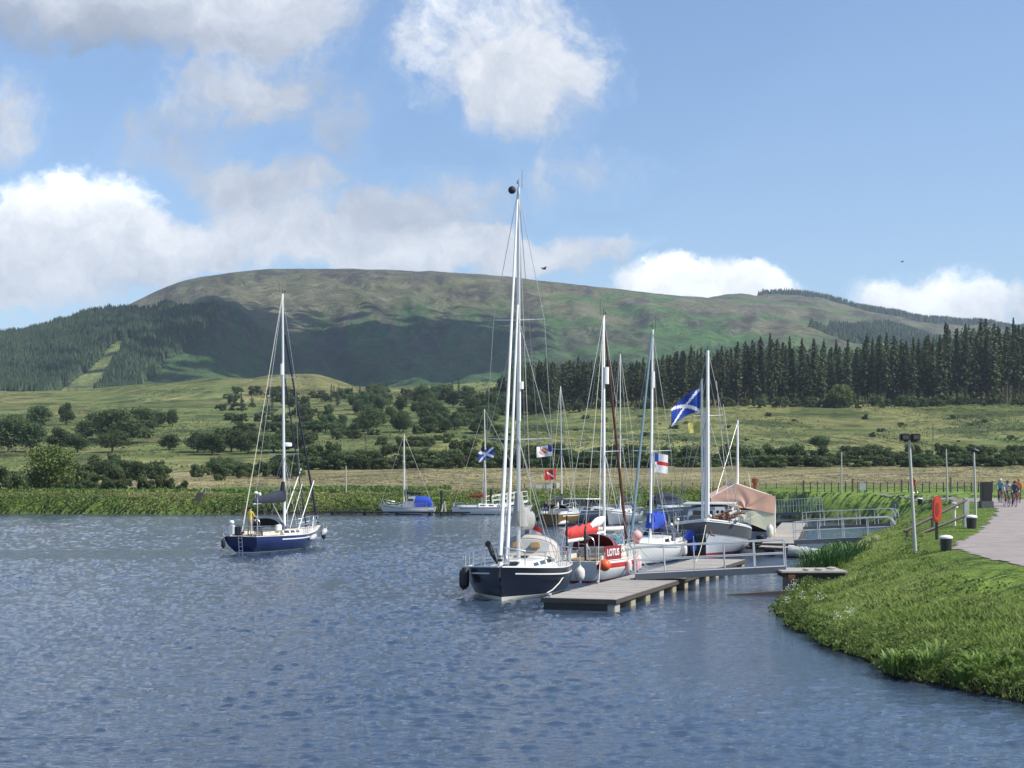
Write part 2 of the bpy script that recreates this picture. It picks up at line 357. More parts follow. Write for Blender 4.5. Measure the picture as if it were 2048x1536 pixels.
def build_ground():
    D = [16.]
    while D[-1] < 11000:
        d = D[-1]; k = .0115 if d < 1000 else (.010 if d < 4200 else .05); D.append(d*(1+k))
    D = np.array(D); px = np.arange(-700, 2801, 5.5)
    gx, gy = np.meshgrid(px, D); x = ((gx-1024)/F*gy).ravel(); y = gy.ravel()
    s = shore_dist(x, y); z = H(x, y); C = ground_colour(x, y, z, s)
    cl = clearing(gx.ravel(), y) & (y > 1330) & (y < 1950); C[cl, :3] = (.17, .20, .075)
    nx, ny = len(px), len(D); idx = np.arange(nx*ny).reshape(ny, nx)
    Fc = np.stack([idx[:-1, :-1], idx[:-1, 1:], idx[1:, 1:], idx[1:, :-1]], -1).reshape(-1, 4)
    m = bpy.data.materials.new('ground'); m.use_nodes = True; T = NT(m.node_tree); b = m.node_tree.nodes['Principled BSDF']
    at = T.n('ShaderNodeAttribute', attribute_name='ground_colour').outputs['Color']
    pos = T.n('ShaderNodeNewGeometry').outputs['Position']
    k = T.m('MULTIPLY', T.m('MULTIPLY_ADD', T.noise(pos, 3.5, 6, .7), .9, .55), T.m('MULTIPLY', T.m('MULTIPLY_ADD', T.noise(pos, .09, 7, .68), 1.0, .5), T.m('MULTIPLY_ADD', T.noise(pos, .011, 8, .7, dist=1.2), 1.1, .45)))
    c = T.vm('SCALE', at); T.link(k, c.node.inputs['Scale'])
    T.link(c, b.inputs['Base Color']); b.inputs['Roughness'].default_value = .95; b.inputs['Specular IOR Level'].default_value = .1
    bp = T.n('ShaderNodeBump'); bp.inputs['Strength'].default_value = 1; bp.inputs['Distance'].default_value = 1.2
    T.link(T.m('ADD', T.m('ADD', T.m('MULTIPLY', T.noise(pos, .12, 6, .65), 1.8), T.m('MULTIPLY', T.noise(pos, .012, 7, .65, dist=1.0), 34.0)), T.m('MULTIPLY', T.noise(pos, 2.2, 5, .7), .10)), bp.inputs['Height']); T.link(bp.outputs[0], b.inputs['Normal'])
    V = np.stack([x, y, z], -1)
    # towpath: its own fine sheet just above the bank
    xs = np.arange(14, 110, .16); ys = np.concatenate([np.arange(40, 100, .22), np.arange(100, 200, .4)]); qx, qy = np.meshgrid(xs, ys); fx, fy = qx.ravel(), qy.ravel()
    jx = fx+.9*(fbm(fx*.9, fy*.5, 4, 2)-.5)+.25*(fbm(fx*4, fy*3, 2, 6)-.5); ins = poly_in(jx, fy, pth).reshape(qx.shape)
    ii = np.arange(qx.size).reshape(qx.shape); q4 = np.stack([ii[:-1, :-1], ii[:-1, 1:], ii[1:, 1:], ii[1:, :-1]], -1)[ins[:-1, :-1] & ins[1:, 1:] & ins[:-1, 1:] & ins[1:, :-1]]
    u, inv = np.unique(q4, return_inverse=True); pv = np.stack([fx[u], fy[u], H(fx[u], fy[u])+.03], -1)
    gm = mat('path gravel', (.30, .262, .245), .95, var=.35, vs=1.1, bump=.8, bs=22, spec=.1, dirt=.35)
    prop(obj('path', npmesh('path', pv, inv.reshape(-1, 4), gm, True)), kind='structure')
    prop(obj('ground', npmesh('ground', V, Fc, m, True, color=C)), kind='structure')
build_ground()

def build_water():
    m = bpy.data.materials.new('water'); m.use_nodes = True; T = NT(m.node_tree); b = m.node_tree.nodes['Principled BSDF']
    b.inputs['Base Color'].default_value = (.038, .062, .102, 1); b.inputs['Roughness'].default_value = .06
    b.inputs['IOR'].default_value = 1.42; b.inputs['Specular IOR Level'].default_value = .5
    pos = T.n('ShaderNodeNewGeometry').outputs['Position']
    mp = T.n('ShaderNodeMapping'); T.link(pos, mp.inputs[0]); mp.inputs['Scale'].default_value = (.55, 1.15, 1); mp.inputs['Rotation'].default_value = (0, 0, .12)
    v = mp.outputs[0]
    h = T.m('ADD', T.m('MULTIPLY', T.noise(v, 9, 3, .6, dist=.3), .020), T.m('MULTIPLY', T.noise(v, 17, 2, .6), .005))
    bp = T.n('ShaderNodeBump'); bp.inputs['Strength'].default_value = 1; bp.inputs['Distance'].default_value = 1.0
    T.link(h, bp.inputs['Height']); T.link(bp.outputs[0], b.inputs['Normal'])
    D = [13.]
    while D[-1] < 192: D.append(D[-1]+max(.075, min(.42, D[-1]*.0034)))
    D = np.array(D); px = np.arange(-700, 2801, 4.2); gx, gy = np.meshgrid(px, D); x = ((gx-1024)/F*gy).ravel(); y = gy.ravel()
    u = x*.99+y*.12; v2 = y*.99-x*.12
    a = fbm(u*2.3, v2*8.2, 2, 61)-.5; b2 = fbm(u*.8+3, v2*2.0, 2, 67)-.5; c2 = fbm(u*.16, v2*.33, 2, 71)-.5
    lee = x-y*.115+3.0*(fbm(x*.2, y*.12, 3, 5)-.5); cm = 1-.86*sm((lee+3.2)/4.2)*sm((y-27)/12); a = 2*a; a = .5*np.sign(a)*np.abs(a)**1.7*2.3
    wk = sm((-17.5-x)/4)*sm((7-np.abs(y-92-(x+17)*.10))/3); cm = cm*(1-.62*wk)
    gu = (.35+.95*fbm(x*.03, y*.022, 3, 9)+.5*sm((fbm(x*.12, y*.06, 3, 19)-.45)*4))*(.62+.5*sm((y-30)/70))
    z = (a*.076+b2*.034+c2*.03)*cm*gu
    z[shore_dist(x, y) > -.5] *= .4
    nx, ny = len(px), len(D); idx = np.arange(nx*ny).reshape(ny, nx)
    Fc = np.stack([idx[:-1, :-1], idx[:-1, 1:], idx[1:, 1:], idx[1:, :-1]], -1).reshape(-1, 4)
    prop(obj('water', npmesh('water', np.stack([x, y, z], -1), Fc, m, True)), kind='structure')
build_water()

def cloud(loc, sx, sy, sz, seed):
    """a cumulus: one ragged mass with loose puffs breaking off its rim"""
    bm = bmesh.new(); bmesh.ops.create_icosphere(bm, subdivisions=5, radius=1)
    V = np.array([v.co for v in bm.verts])
    d = .50+1.0*(fbm(V[:, 0]*2.1+seed, V[:, 1]*2.1+V[:, 2]*1.3, 6, seed)-.15)
    for v, k in zip(bm.verts, d):
        c = v.co*float(k); v.co = (c.x*sx, c.y*sy, (c.z if c.z > 0 else c.z*.25)*sz)
    r = random.Random(seed)
    for i in range(260):
        a = r.uniform(0, 6.28); q = r.uniform(.55, 1.45); s_ = r.uniform(.02, .085)*(1.6-q); n0 = len(bm.verts)
        res = bmesh.ops.create_icosphere(bm, subdivisions=2, radius=1)
        for v in res['verts']: w = 1+.35*math.sin(v.co.x*5+i)*math.cos(v.co.y*4+i); v.co = (math.cos(a)*q*sx+v.co.x*s_*sx*w*1.6, math.sin(a)*q*sy+v.co.y*s_*sy*w, v.co.z*22*w)
    me = bpy.data.meshes.new('cloud'); bm.to_mesh(me); bm.free()
    for p in me.polygons: p.use_smooth = True
    me.materials.append(mat('cloud', (.86, .87, .89), 1, var=.03, vs=.004, spec=0))
    prop(obj('cloud', me, loc=loc), kind='structure')
def cloud_over(px, D, zg, alt, sx, sy, seed):
    """a cloud at ALT whose shadow falls on the slope at azimuth px and distance D"""
    k = (alt-zg)/math.tan(SUN_EL); x = X(px, D)+math.sin(SUN_AZ)*k; y = D+math.cos(SUN_AZ)*k
    cloud((x, y, alt), sx, sy, 70, seed)
cloud_over(640, 1950, 150, 1080, 240, 400, 3)
cloud_over(400, 2150, 200, 1120, 120, 230, 5)
cloud_over(880, 2150, 190, 1120, 110, 230, 9)
# ================================================================ VEGETATION
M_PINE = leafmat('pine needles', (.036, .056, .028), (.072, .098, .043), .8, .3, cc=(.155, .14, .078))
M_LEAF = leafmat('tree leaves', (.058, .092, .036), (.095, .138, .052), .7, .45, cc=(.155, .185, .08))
M_BRIGHT = leafmat('willow leaves', (.075, .115, .032), (.16, .21, .06), .6, .35, cc=(.24, .29, .10))
M_GORSE = leafmat('gorse', (.058, .090, .034), (.100, .138, .052), .8, .42, cc=(.17, .17, .08))
M_GRASS = leafmat('grass blades', (.19, .26, .060), (.28, .35, .10), .6, .45, cc=(.45, .44, .18))
M_WEED = leafmat('bank weeds', (.065, .125, .030), (.17, .26, .055), .5, .4, cc=(.30, .37, .11))
M_BANK = leafmat('far bank weeds', (.045, .085, .024), (.13, .175, .05), .7, .3, cc=(.33, .29, .13))
M_BARK = mat('bark', (.115, .095, .075), .95, var=.35, vs=4, spec=.1)
M_PBARK = mat('pine bark', (.15, .115, .085), .95, var=.3, vs=3, spec=.1)
def quads(C, N, S, rng, aspect=1.5):
    """leaf clumps: small quads at C (n,3) facing roughly N, of size S"""
    n = len(C); N = N+rng.normal(0, .55, (n, 3)); N /= np.linalg.norm(N, axis=1)[:, None]+1e-9
    A = np.cross(N, rng.normal(0, 1, (n, 3))); A /= np.linalg.norm(A, axis=1)[:, None]+1e-9
    Bv = np.cross(N, A); s = (S*.5)[:, None]
    V = np.stack([C-A*s*aspect, C-Bv*s, C+A*s*aspect, C+Bv*s], 1).reshape(-1, 3)
    return V, np.arange(4*n).reshape(-1, 4)
def taper(pts, rad, k=6):
    V = []; Fc = []
    for i, (p, r) in enumerate(zip(pts, rad)):
        for j in range(k):
            a = 2*math.pi*j/k; V.append((p[0]+r*math.cos(a), p[1]+r*math.sin(a), p[2]))
    for i in range(len(pts)-1):
        for j in range(k):
            Fc.append((i*k+j, i*k+(j+1) % k, (i+1)*k+(j+1) % k, (i+1)*k+j))
    return V, Fc
def join(parts):
    V = []; Fc = []; o = 0
    for v, f in parts:
        V.append(np.asarray(v, float)); Fc.append(np.asarray(f)+o); o += len(v)
    return np.concatenate(V), np.concatenate(Fc)
def make_conifer(seed, lo=.25, rad=2.3, name='pine_tree', ex=.75):
    """a plantation pine 24 m tall: bare stem, ragged crown"""
    r = np.random.default_rng(seed); Hh = 24.
    t = thing(name, None, None)
    tr = [(.15*math.sin(i*1.3+seed), .15*math.cos(i+seed), Hh*i/6) for i in range(7)]
    parts = [taper(tr, [.30, .26, .22, .18, .13, .08, .02], 6)]
    for i in range(16):      # dead snags on the bare stem
        z = r.uniform(.08, lo+.1)*Hh; a = r.uniform(0, 6.28); L = r.uniform(.8, 1.9)
        parts.append(taper([(0, 0, z), (math.cos(a)*L, math.sin(a)*L, z-.25)], [.05, .02], 3))
    obj('trunk', npmesh('trunk', *join(parts), M_PBARK), t)
    C = []; N = []; S = []; T = []
    nl = 30
    for i in range(nl):
        f = i/(nl-1); z = (lo+(1-lo)*f)*Hh
        rr = rad*(1-f)**ex*(.45+.55*min(1, f*4))*r.uniform(.65, 1.2)+.15
        nb = r.integers(6, 10)
        for b in range(nb):
            a = r.uniform(0, 6.28); L = rr*r.uniform(.6, 1.2); k = 4
            for q in range(k):
                u = (q+.6)/k
                C.append((math.cos(a)*L*u, math.sin(a)*L*u, z-.18*L*u*u+r.normal(0, .12))); N.append((math.cos(a)*.5, math.sin(a)*.5, .75))
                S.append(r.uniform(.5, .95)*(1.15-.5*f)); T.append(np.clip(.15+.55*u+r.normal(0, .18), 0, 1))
    for q in range(10):
        C.append((r.normal(0, .12), r.normal(0, .12), Hh*(1-.012*q))); N.append((r.normal(), r.normal(), 0)); S.append(.35+.05*q); T.append(.5)
    V, Fc = quads(np.array(C), np.array(N), np.array(S), r)
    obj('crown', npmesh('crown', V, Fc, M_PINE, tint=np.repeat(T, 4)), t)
    return t
def crown_mesh(r, w, h, z0, nb, per, size, mt, name='crown', flat=.8):
    C = []; N = []; S = []; T = []
    for b in range(nb):
        a = r.uniform(0, 6.28); q = math.sqrt(r.uniform(0, 1)); f = r.uniform(0, 1)
        env = math.sqrt(max(.05, 1-(f*1.02-.25)**2)) if f > .25 else .85
        br = r.uniform(.24, .42)*min(w, h)*.62
        c = np.array([math.cos(a)*q*(w/2-br*.7)*env, math.sin(a)*q*(w/2-br*.7)*env, z0+br*.6+f*max(.1, h-z0-br*1.6)])
        m = per; d = r.normal(0, 1, (m, 3)); d /= np.linalg.norm(d, axis=1)[:, None]
        rad = br*r.uniform(.55, 1.08, m)
        C.append(c+d*rad[:, None]*np.array([1, 1, flat])); N.append(d); S.append(r.uniform(.6, 1.3, m)*size)
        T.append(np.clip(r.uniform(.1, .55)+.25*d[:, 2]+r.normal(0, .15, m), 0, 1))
    C = np.concatenate(C); N = np.concatenate(N); S = np.concatenate(S); T = np.concatenate(T)
    V, Fc = quads(C, N, S, r)
    return npmesh(name, V, Fc, mt, tint=np.repeat(T, 4))
def make_broadleaf(seed, w, h, mt, name='broadleaf_tree', nb=26, per=120, size=.34, z0=None):
    r = np.random.default_rng(seed); t = thing(name, None, None); z0 = h*.12 if z0 is None else z0
    parts = [taper([(0, 0, -.3), (.05*w*.3, 0, h*.3), (-.05*w*.3, .1, h*.75)], [.035*h, .025*h, .008*h], 6)]
    for i in range(5):
        a = i*1.3+seed; L = w*.3; parts.append(taper([(0, 0, h*(.15+.07*i)), (math.cos(a)*L, math.sin(a)*L, h*(.45+.07*i))], [.016*h, .005*h], 4))
    obj('trunk', npmesh('trunk', *join(parts), M_BARK), t)
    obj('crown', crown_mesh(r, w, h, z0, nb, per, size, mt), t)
    return t
def make_bush(seed, w, h, mt, name='bush', nb=22, per=95, size=.25):
    r = np.random.default_rng(seed)
    return prop(obj(name, crown_mesh(r, w, h, -.2, nb, per, size, mt, name)))
def place(src, first, px, D, sx, sz, label, cat, group=None, rz=None, y=None):
    o = src if first else copy_tree(src)
    p = G(px, D); o.location = p-Vector((0, 0, .05)); o.rotation_euler = (0, 0, random.uniform(0, 6.28) if rz is None else rz); o.scale = (sx, sx, sz)
    prop(o, label, cat, group); return o
def Dof(px, py, lo=300, hi=1000): return on_ground(px, py, lo, hi).y
class Kit:
    """several meshes of one kind, handed out in turn"""
    def __init__(s, items): s.it = items; s.used = [False]*len(items)
    def put(s, px, D, sx, sz, label, cat, group=None):
        i = random.randrange(len(s.it)); o = place(s.it[i], not s.used[i], px, D, sx, sz, label, cat, group); s.used[i] = True; return o
    def done(s):
        for o, u in zip(s.it, s.used):
            if not u:
                for c in list(o.children): bpy.data.objects.remove(c)
                bpy.data.objects.remove(o)
# ---- pine wood on the hillside: the front rows tree by tree
def build_pines():
    K = Kit([make_conifer(s, lo, rd, ex=[.75, .45, .6, .38, .8, .5, .9][s-1]) for s, lo, rd in [(1, .22, 2.5), (2, .16, 2.8), (3, .28, 2.4), (4, .08, 2.9), (5, .20, 2.2), (6, .34, 2.7), (7, .12, 2.6)]])
    kx = [960, 1000, 1040, 1100, 1200, 1290, 1330, 1400, 1500, 1540, 1600, 1700, 1760, 1800, 1850, 1900, 1940, 2048, 2400]
    ky = [790, 755, 722, 722, 718, 722, 706, 696, 690, 676, 690, 692, 672, 692, 682, 657, 648, 652, 660]
    n = 0
    rows = [(606, 15.5), (618, 16.5), (632, 19), (648, 23)]
    for ri, (D, st) in enumerate(rows):
        px = 990-ri*8
        while px < 2110 and n < 292:
            d = D+random.uniform(-5, 5); top = np.interp(px, kx, ky); p = G(px, d)
            base = HZ-(p.z-CH)*F/d
            h = (base-top)*d/F*random.choice([1.0, .93, .84, .97, .74, 1.06, .9, 1.1 if px > 1500 else .95]); sz = h/24.
            K.put(px, d, sz*.45+.60*random.uniform(.75, 1.3), sz, 'dark plantation pine with a bare stem in the wood above the meadow', 'tree', 'pines of the wood above the meadow')
            n += 1; px += st*random.uniform(.65, 1.35)
    # what stands behind them reads as one mass
    r = np.random.default_rng(5); VV = []; FF = []; TT = []; off = 0
    for i in range(950):
        D = r.uniform(662, 800); px = r.uniform(1000, 2150); top = np.interp(px, kx, ky)+r.uniform(2, 22); p = G(px, D)
        h = (HZ-(p.z-CH)*F/D-top)*D/F
        if h < 5: continue
        m = 60; f = r.uniform(.03, 1, m)**.9; a = r.uniform(0, 6.28, m); rr = 2.9*(1-f)**.6*r.uniform(.5, 1.1, m)
        C = np.stack([p.x+np.cos(a)*rr, p.y+np.sin(a)*rr, p.z+f*h], -1); N = np.stack([np.cos(a)*.6, np.sin(a)*.6, np.full(m, .6)], -1)
        V, Fc = quads(C, N, r.uniform(.8, 1.5, m)*(1.2-.6*f), r); VV.append(V); FF.append(Fc+off); off += len(V); TT.append(np.repeat(np.clip(.3+r.normal(0, .2, m), 0, 1), 4))
    prop(obj('pine_forest', npmesh('pine_forest', np.concatenate(VV), np.concatenate(FF), M_PINE, tint=np.concatenate(TT))), 'dark mass of pines deep inside the wood above the meadow', 'forest', kind='stuff')
build_pines()
# ---- far plantations: one mass each
def spire_mass(name, label, pts, h0, w0, seed, mt):
    r = np.random.default_rng(seed); P = np.array(pts); n = len(P); h = h0*r.uniform(.65, 1.15, n); w = w0*r.uniform(.7, 1.2, n)
    VV = []; FF = []; off = 0; k = 5
    ph = r.uniform(0, 6.28, n)
    for lv, (za, zb, wa) in enumerate([(.05, .62, 1.), (.42, 1., .62)]):
        ang = ph[:, None]+np.arange(k)[None]*2*np.pi/k+lv*.6
        wob = r.uniform(.7, 1.25, (n, k))
        ring = np.stack([P[:, None, 0]+np.cos(ang)*w[:, None]*wa*wob, P[:, None, 1]+np.sin(ang)*w[:, None]*wa*wob, P[:, None, 2]+(za*h)[:, None]+0*ang], -1)
        top = np.stack([P[:, 0], P[:, 1], P[:, 2]+zb*h], -1)
        V = np.concatenate([ring, top[:, None]], 1).reshape(-1, 3)
        b = np.arange(n)[:, None]*(k+1); j = np.arange(k)[None]
        Fc = np.stack([b+j, b+(j+1) % k, b+k+0*j], -1).reshape(-1, 3)
        VV.append(V); FF.append(Fc+off); off += len(V)
    V = np.concatenate(VV); T = np.repeat(np.clip(r.normal(.42, .22, n), 0, 1), k+1); T = np.concatenate([T, T])
    prop(obj(name, npmesh(name, V, np.concatenate(FF), mt, tint=T)), label, 'forest', kind='stuff')
def build_plantations():
    M = leafmat('spruce', (.018, .040, .020), (.045, .080, .034), .8, .1, cc=(.085, .115, .055))
    r = np.random.default_rng(8); n = 26000
    D = r.uniform(1335, 2010, n); px = r.uniform(-330, 436, n); x = (px-1024)/F*D
    ok = ~clearing(px, D)
    lim = PLIM(D)
    ok &= px < lim
    c2 = (np.abs(px-(215+(D-1560)*.36)) < 9) & (D > 1540) & (D < 1720); ok &= ~c2
    x, D = x[ok], D[ok]; z = H(x, D)
    spire_mass('plantation', 'spruce plantation covering the near shoulder of the hill beside the open slope', np.stack([x, D, z], -1), 12.5, 2.9, 1, M)
    n = 9000; D = r.uniform(3560, 3790, n); px = r.uniform(1516, 2300, n); x = (px-1024)/F*D; z = H(x, D)
    lo = np.interp(px, [1510, 1530, 1620, 2300], [3640, 3600, 3560, 3560]); ok = D > lo
    spire_mass('plantation', 'dark strip of plantation along the low end of the mountain skyline', np.stack([x, D, z], -1)[ok], 17, 4.2, 2, M)
    n = 9000; D = r.uniform(2330, 3040, n); px = r.uniform(1620, 2300, n); x = (px-1024)/F*D; z = H(x, D)
    ok = (px > 1620+40*np.sin(D*.01)) & (D < np.interp(px, [1620, 1700, 1780, 1900, 2300], [2600, 2750, 2960, 3040, 3060]))
    spire_mass('plantation', 'young plantation on the lower mountain slope above the pine wood', np.stack([x, D, z], -1)[ok], 12, 3.6, 3, M)
build_plantations()
# ---- broadleaf trees and bushes standing one by one
def build_trees():
    KT = Kit([make_broadleaf(s, w, h, M_LEAF, nb=n) for s, w, h, n in [(11, 8.5, 8, 26), (12, 7, 8.5, 24), (13, 10, 7.5, 30), (14, 7.5, 7, 22), (15, 9.5, 9, 30)]])
    KB = Kit([make_bush(s, w, h, m, 'bush') for s, w, h, m in [(21, 5.5, 3.6, M_LEAF), (22, 6, 3.2, M_GORSE), (23, 4.6, 3.8, M_LEAF), (24, 6.5, 3.4, M_GORSE), (25, 5, 3.0, M_GORSE)]])
    KC = Kit([make_conifer(s, .03, 4.2, 'spruce_tree') for s in (31, 32, 33)])
    # the big bright willow at the far bank
    w = make_broadleaf(41, 7.4, 6.6, M_BRIGHT, 'willow_tree', nb=44, per=110, size=.24, z0=.1)
    place(w, True, 100, 208, 1.12, 1.12, 'big bushy light green willow on the far bank, brightest tree of the shore', 'tree', rz=.6)
    w2 = make_broadleaf(42, 5.5, 4.6, M_BRIGHT, 'hawthorn_tree', nb=34, per=110, size=.22)
    place(w2, True, 1680, 590, 2.3, 2.2, 'round pale green tree in front of the pine wood, with a shadow at its foot', 'tree', rz=1)
    named = [(78, 858, 66, 58, 'wide dark tree at the upper edge of the grove on the hillside meadow'),
             (132, 850, 46, 46, 'compact round dark tree standing just right of the wide one on the meadow'),
             (246, 886, 116, 78, 'largest dark tree of the hillside grove, with a domed crown'),
             (345, 853, 34, 42, 'narrow upright tree at the right end of the hillside grove'),
             (316, 853, 54, 34, 'low broad tree touching the narrow upright one in the grove'),
             (736, 868, 56, 50, 'dark tree alone on the meadow behind the small motor sailer'),
             (850, 846, 42, 44, 'tree with an upright crown near the top of the scrub, left of the pine wood'),
             (1640, 902, 46, 34, 'rounded bush-like tree growing out of the hedge below the pine wood')]
    for px, by, w_, h_, lb in named:
        D = Dof(px, by); s = w_*D/F; h = h_*D/F; i = KT
        o = i.put(px, D, s/8.2, h/7.8, lb, 'tree')
    g = 'trees of the hillside grove'
    for px, by, w_, h_ in [(18, 905, 76, 80), (62, 903, 66, 66), (200, 880, 60, 60), (172, 880, 46, 42), (285, 868, 60, 60), (120, 900, 60, 44), (155, 905, 50, 40), (225, 905, 60, 40),
                           (395, 905, 56, 42), (425, 910, 76, 50), (462, 904, 56, 48), (497, 908, 58, 46), (548, 905, 60, 40), (600, 905, 60, 46), (-30, 905, 70, 70), (30, 870, 50, 36), (340, 900, 50, 36)]:
        D = Dof(px, by); KT.put(px, D, 1.18*w_*D/F/8.2, 1.08*h_*D/F/7.8, 'dark green rounded tree in the grove on the hillside above the far bank', 'tree', g)
    rr = random.Random(3)
    g = 'trees scattered on the scrubby slope'
    for i in range(56):
        px = rr.uniform(650, 1010); by = rr.uniform(800, 868); D = Dof(px, by); h_ = rr.uniform(20, 44); w_ = h_*rr.uniform(.8, 1.25)
        KT.put(px, D, w_*D/F/8.2, h_*D/F/7.8, 'small rounded tree on the scrubby slope between the grove and the pine wood', 'tree', g)
    g = 'young spruces on the scrubby slope'
    for i in range(34):
        px = rr.uniform(480, 1000); by = rr.uniform(782, 815)+ (20 if px < 620 else 0); D = Dof(px, by, 400, 940); h_ = rr.uniform(13, 30)
        KC.put(px, D, h_*D/F/24*1.3, h_*D/F/24, 'young pointed spruce on the scrubby slope', 'tree', g)
    g = 'bushes of the scrubby slope'
    for i in range(130):
        px = rr.uniform(440, 1010); by = rr.uniform(785, 895); D = Dof(px, by, 330, 940); h_ = rr.uniform(9, 25); w_ = h_*rr.uniform(1.2, 2.6)
        KB.put(px, D, w_*D/F/5.4, h_*D/F/3.4, 'low green bush on the scrubby slope', 'bush', g)
    g = 'hedge along the hay field'
    for row, (D0, hp, st) in enumerate([(323, 34, 25), (345, 46, 27)]):
        px = 560+row*10
        while px < 2120:
            D = D0+rr.uniform(-5, 5); h_ = hp*rr.uniform(.55, 1.1)*(1.1 if px > 1500 else 1)*(1.15 if 600 < px < 1150 else .92)
            KB.put(px, D, rr.uniform(.95, 1.5), h_*D/F/3.4*.85, 'dark bush in the hedge between the hay field and the hillside meadow', 'bush', g)
            px += st*rr.uniform(.7, 1.3)
    g = 'thicket behind the far bank'
    for i in range(52):
        px = rr.uniform(190, 600) if i > 18 else rr.uniform(-60, 230); D = rr.uniform(262, 330) if i > 18 else rr.uniform(212, 250)
        KB.put(px, D, rr.uniform(.7, 1.1)*(1 if i > 18 else .8), rr.uniform(.8, 1.25)*(1 if i > 18 else .9), 'dense green bush in the thicket behind the far bank', 'bush', g)
    g = 'gorse bushes at the top of the far bank'
    for px, w_, h_ in [(215, 44, 30), (250, 50, 36), (285, 44, 34), (312, 40, 34), (338, 36, 30), (365, 34, 24), (180, 44, 26), (150, 40, 26), (30, 60, 50), (0, 60, 56), (-40, 60, 50)]:
        D = rr.uniform(201, 206); KB.put(px, D, w_*D/F/5.4, h_*D/F/3.2, 'brownish gorse bush at the top of the far bank', 'bush', g)
    g = 'bushes scattered on the open meadow'
    for i in range(34):
        px = rr.uniform(900, 2060); by = rr.uniform(828, 885); D = Dof(px, by, 340, 640); h_ = rr.uniform(4, 11); w_ = h_*rr.uniform(1.6, 3.2)
        KB.put(px, D, w_*D/F/5.4, h_*D/F/3.4, 'small dark bush on the open meadow below the pine wood', 'bush', g)
    g = 'undergrowth bushes along the pine wood'
    for i in range(70):
        px = rr.uniform(985, 2080); D = rr.uniform(586, 604); h_ = rr.uniform(9, 24)
        KB.put(px, D, h_*1.5*D/F/5.4, h_*D/F/3.4, 'undergrowth bush at the foot of the pine wood', 'bush', g)
    for px in (985, 1000, 1020, 1045, 1070, 1100):
        D = rr.uniform(592, 604); KT.put(px, D, 9*D/600/8.2, rr.uniform(8, 11)/7.8, 'leafy tree at the low end of the pine wood', 'tree', 'leafy trees at the low end of the pine wood')
    for K in (KT, KB, KC): K.done()
    for o in list(COL.objects):
        n = {'hedge along the hay field': 'hedge_bush', 'gorse bushes at the top of the far bank': 'gorse_bush', 'undergrowth bushes along the pine wood': 'shrub', 'bushes of the scrubby slope': 'scrub_bush'}.get(o.get('group'))
        if n: o.name = n
build_trees()

def tufts(name, label, cat, x, y, hgt, size, mt, seed, tb=.4, per=1, upright=.5):
    """rough vegetation: upright leaf quads standing on the ground at x, y"""
    r = np.random.default_rng(seed); n = len(x); z = H(x, y)
    C = np.stack([x, y, z+hgt*r.uniform(.05, 1, n)], -1); N = r.normal(0, 1, (n, 3)); N[:, 2] = np.abs(N[:, 2])*upright
    V, Fc = quads(C, N, size, r, 1.2); T = np.clip(tb+r.normal(0, .25, n), 0, 1)
    prop(obj(name, npmesh(name, V, Fc, mt, tint=np.repeat(T, 4))), label, cat, kind='stuff')
def build_far_cover():
    r = np.random.default_rng(4)
    n = 150000; px = r.uniform(-150, 1750, n); y = r.uniform(180, 195, n); x = (px-1024)/F*y; s = shore_dist(x, y); k = (s > -.1) & (s < 6); x, y, s = x[k], y[k], s[k]
    tb = np.clip(-.22+1.1*fbm(x*.16, y*.25, 3, 4)+.14*np.clip(s, 0, 4), 0, 1)
    z = H(x, y); hg = r.uniform(0, 1, len(x))*(.3+.5*fbm(x*.5, y*.4, 3, 14)+.45*sm((x-X(380, 185))/-8)*(s < 3)); C = np.stack([x, y, z+hg], -1); N = r.normal(0, 1, (len(x), 3))
    V, Fc = quads(C, N, r.uniform(.06, .19, len(x)), r); T = np.clip(tb+r.normal(0, .2, len(x)), 0, 1)
    prop(obj('bank_vegetation', npmesh('bank_vegetation', V, Fc, M_BANK, tint=np.repeat(T, 4))), 'rough yellow green weeds along the far bank of the basin', 'weeds', kind='stuff')
    n = 16000; D = r.uniform(197, 212, n); px = r.uniform(-100, 900, n); x = (px-1024)/F*D
    k = (px < 400) | (fbm(x*.05, D*.1, 2, 3)*60+D < 245); k &= (px > 400) | (D < 204)
    tufts('bracken', 'green bracken and rushes behind the far bank', 'bracken', x[k], D[k], .6, r.uniform(.25, .5, k.sum()), M_WEED, 6, .35)
    n = 60000; y = r.uniform(330, 640, n); px = r.uniform(-60, 2110, n); x = (px-1024)/F*y
    k = (fbm(x/11, y/28, 4, 12) > .56) & (r.uniform(0, 1, n) < .45); x, y = x[k], y[k]
    tufts('meadow_scrub', 'tussocks and low scrub on the hillside meadow', 'scrub', x, y, .4, r.uniform(.2, .55, len(x)), leafmat('rough grass', (.075, .11, .035), (.12, .15, .055), .8, .2, cc=(.18, .19, .08)), 7, .5)
    n = 12000; y = r.uniform(192, 318, n); px = r.uniform(300, 2110, n); x = (px-1024)/F*y; k = (shore_dist(x, y) > 14)
    tufts('hay', 'pale hay tussocks in the field behind the bank', 'hay', x[k], y[k], .14, r.uniform(.08, .2, k.sum()), leafmat('hay', (.20, .20, .085), (.27, .24, .12), .8, .3, cc=(.34, .30, .18)), 8, .5)
build_far_cover()

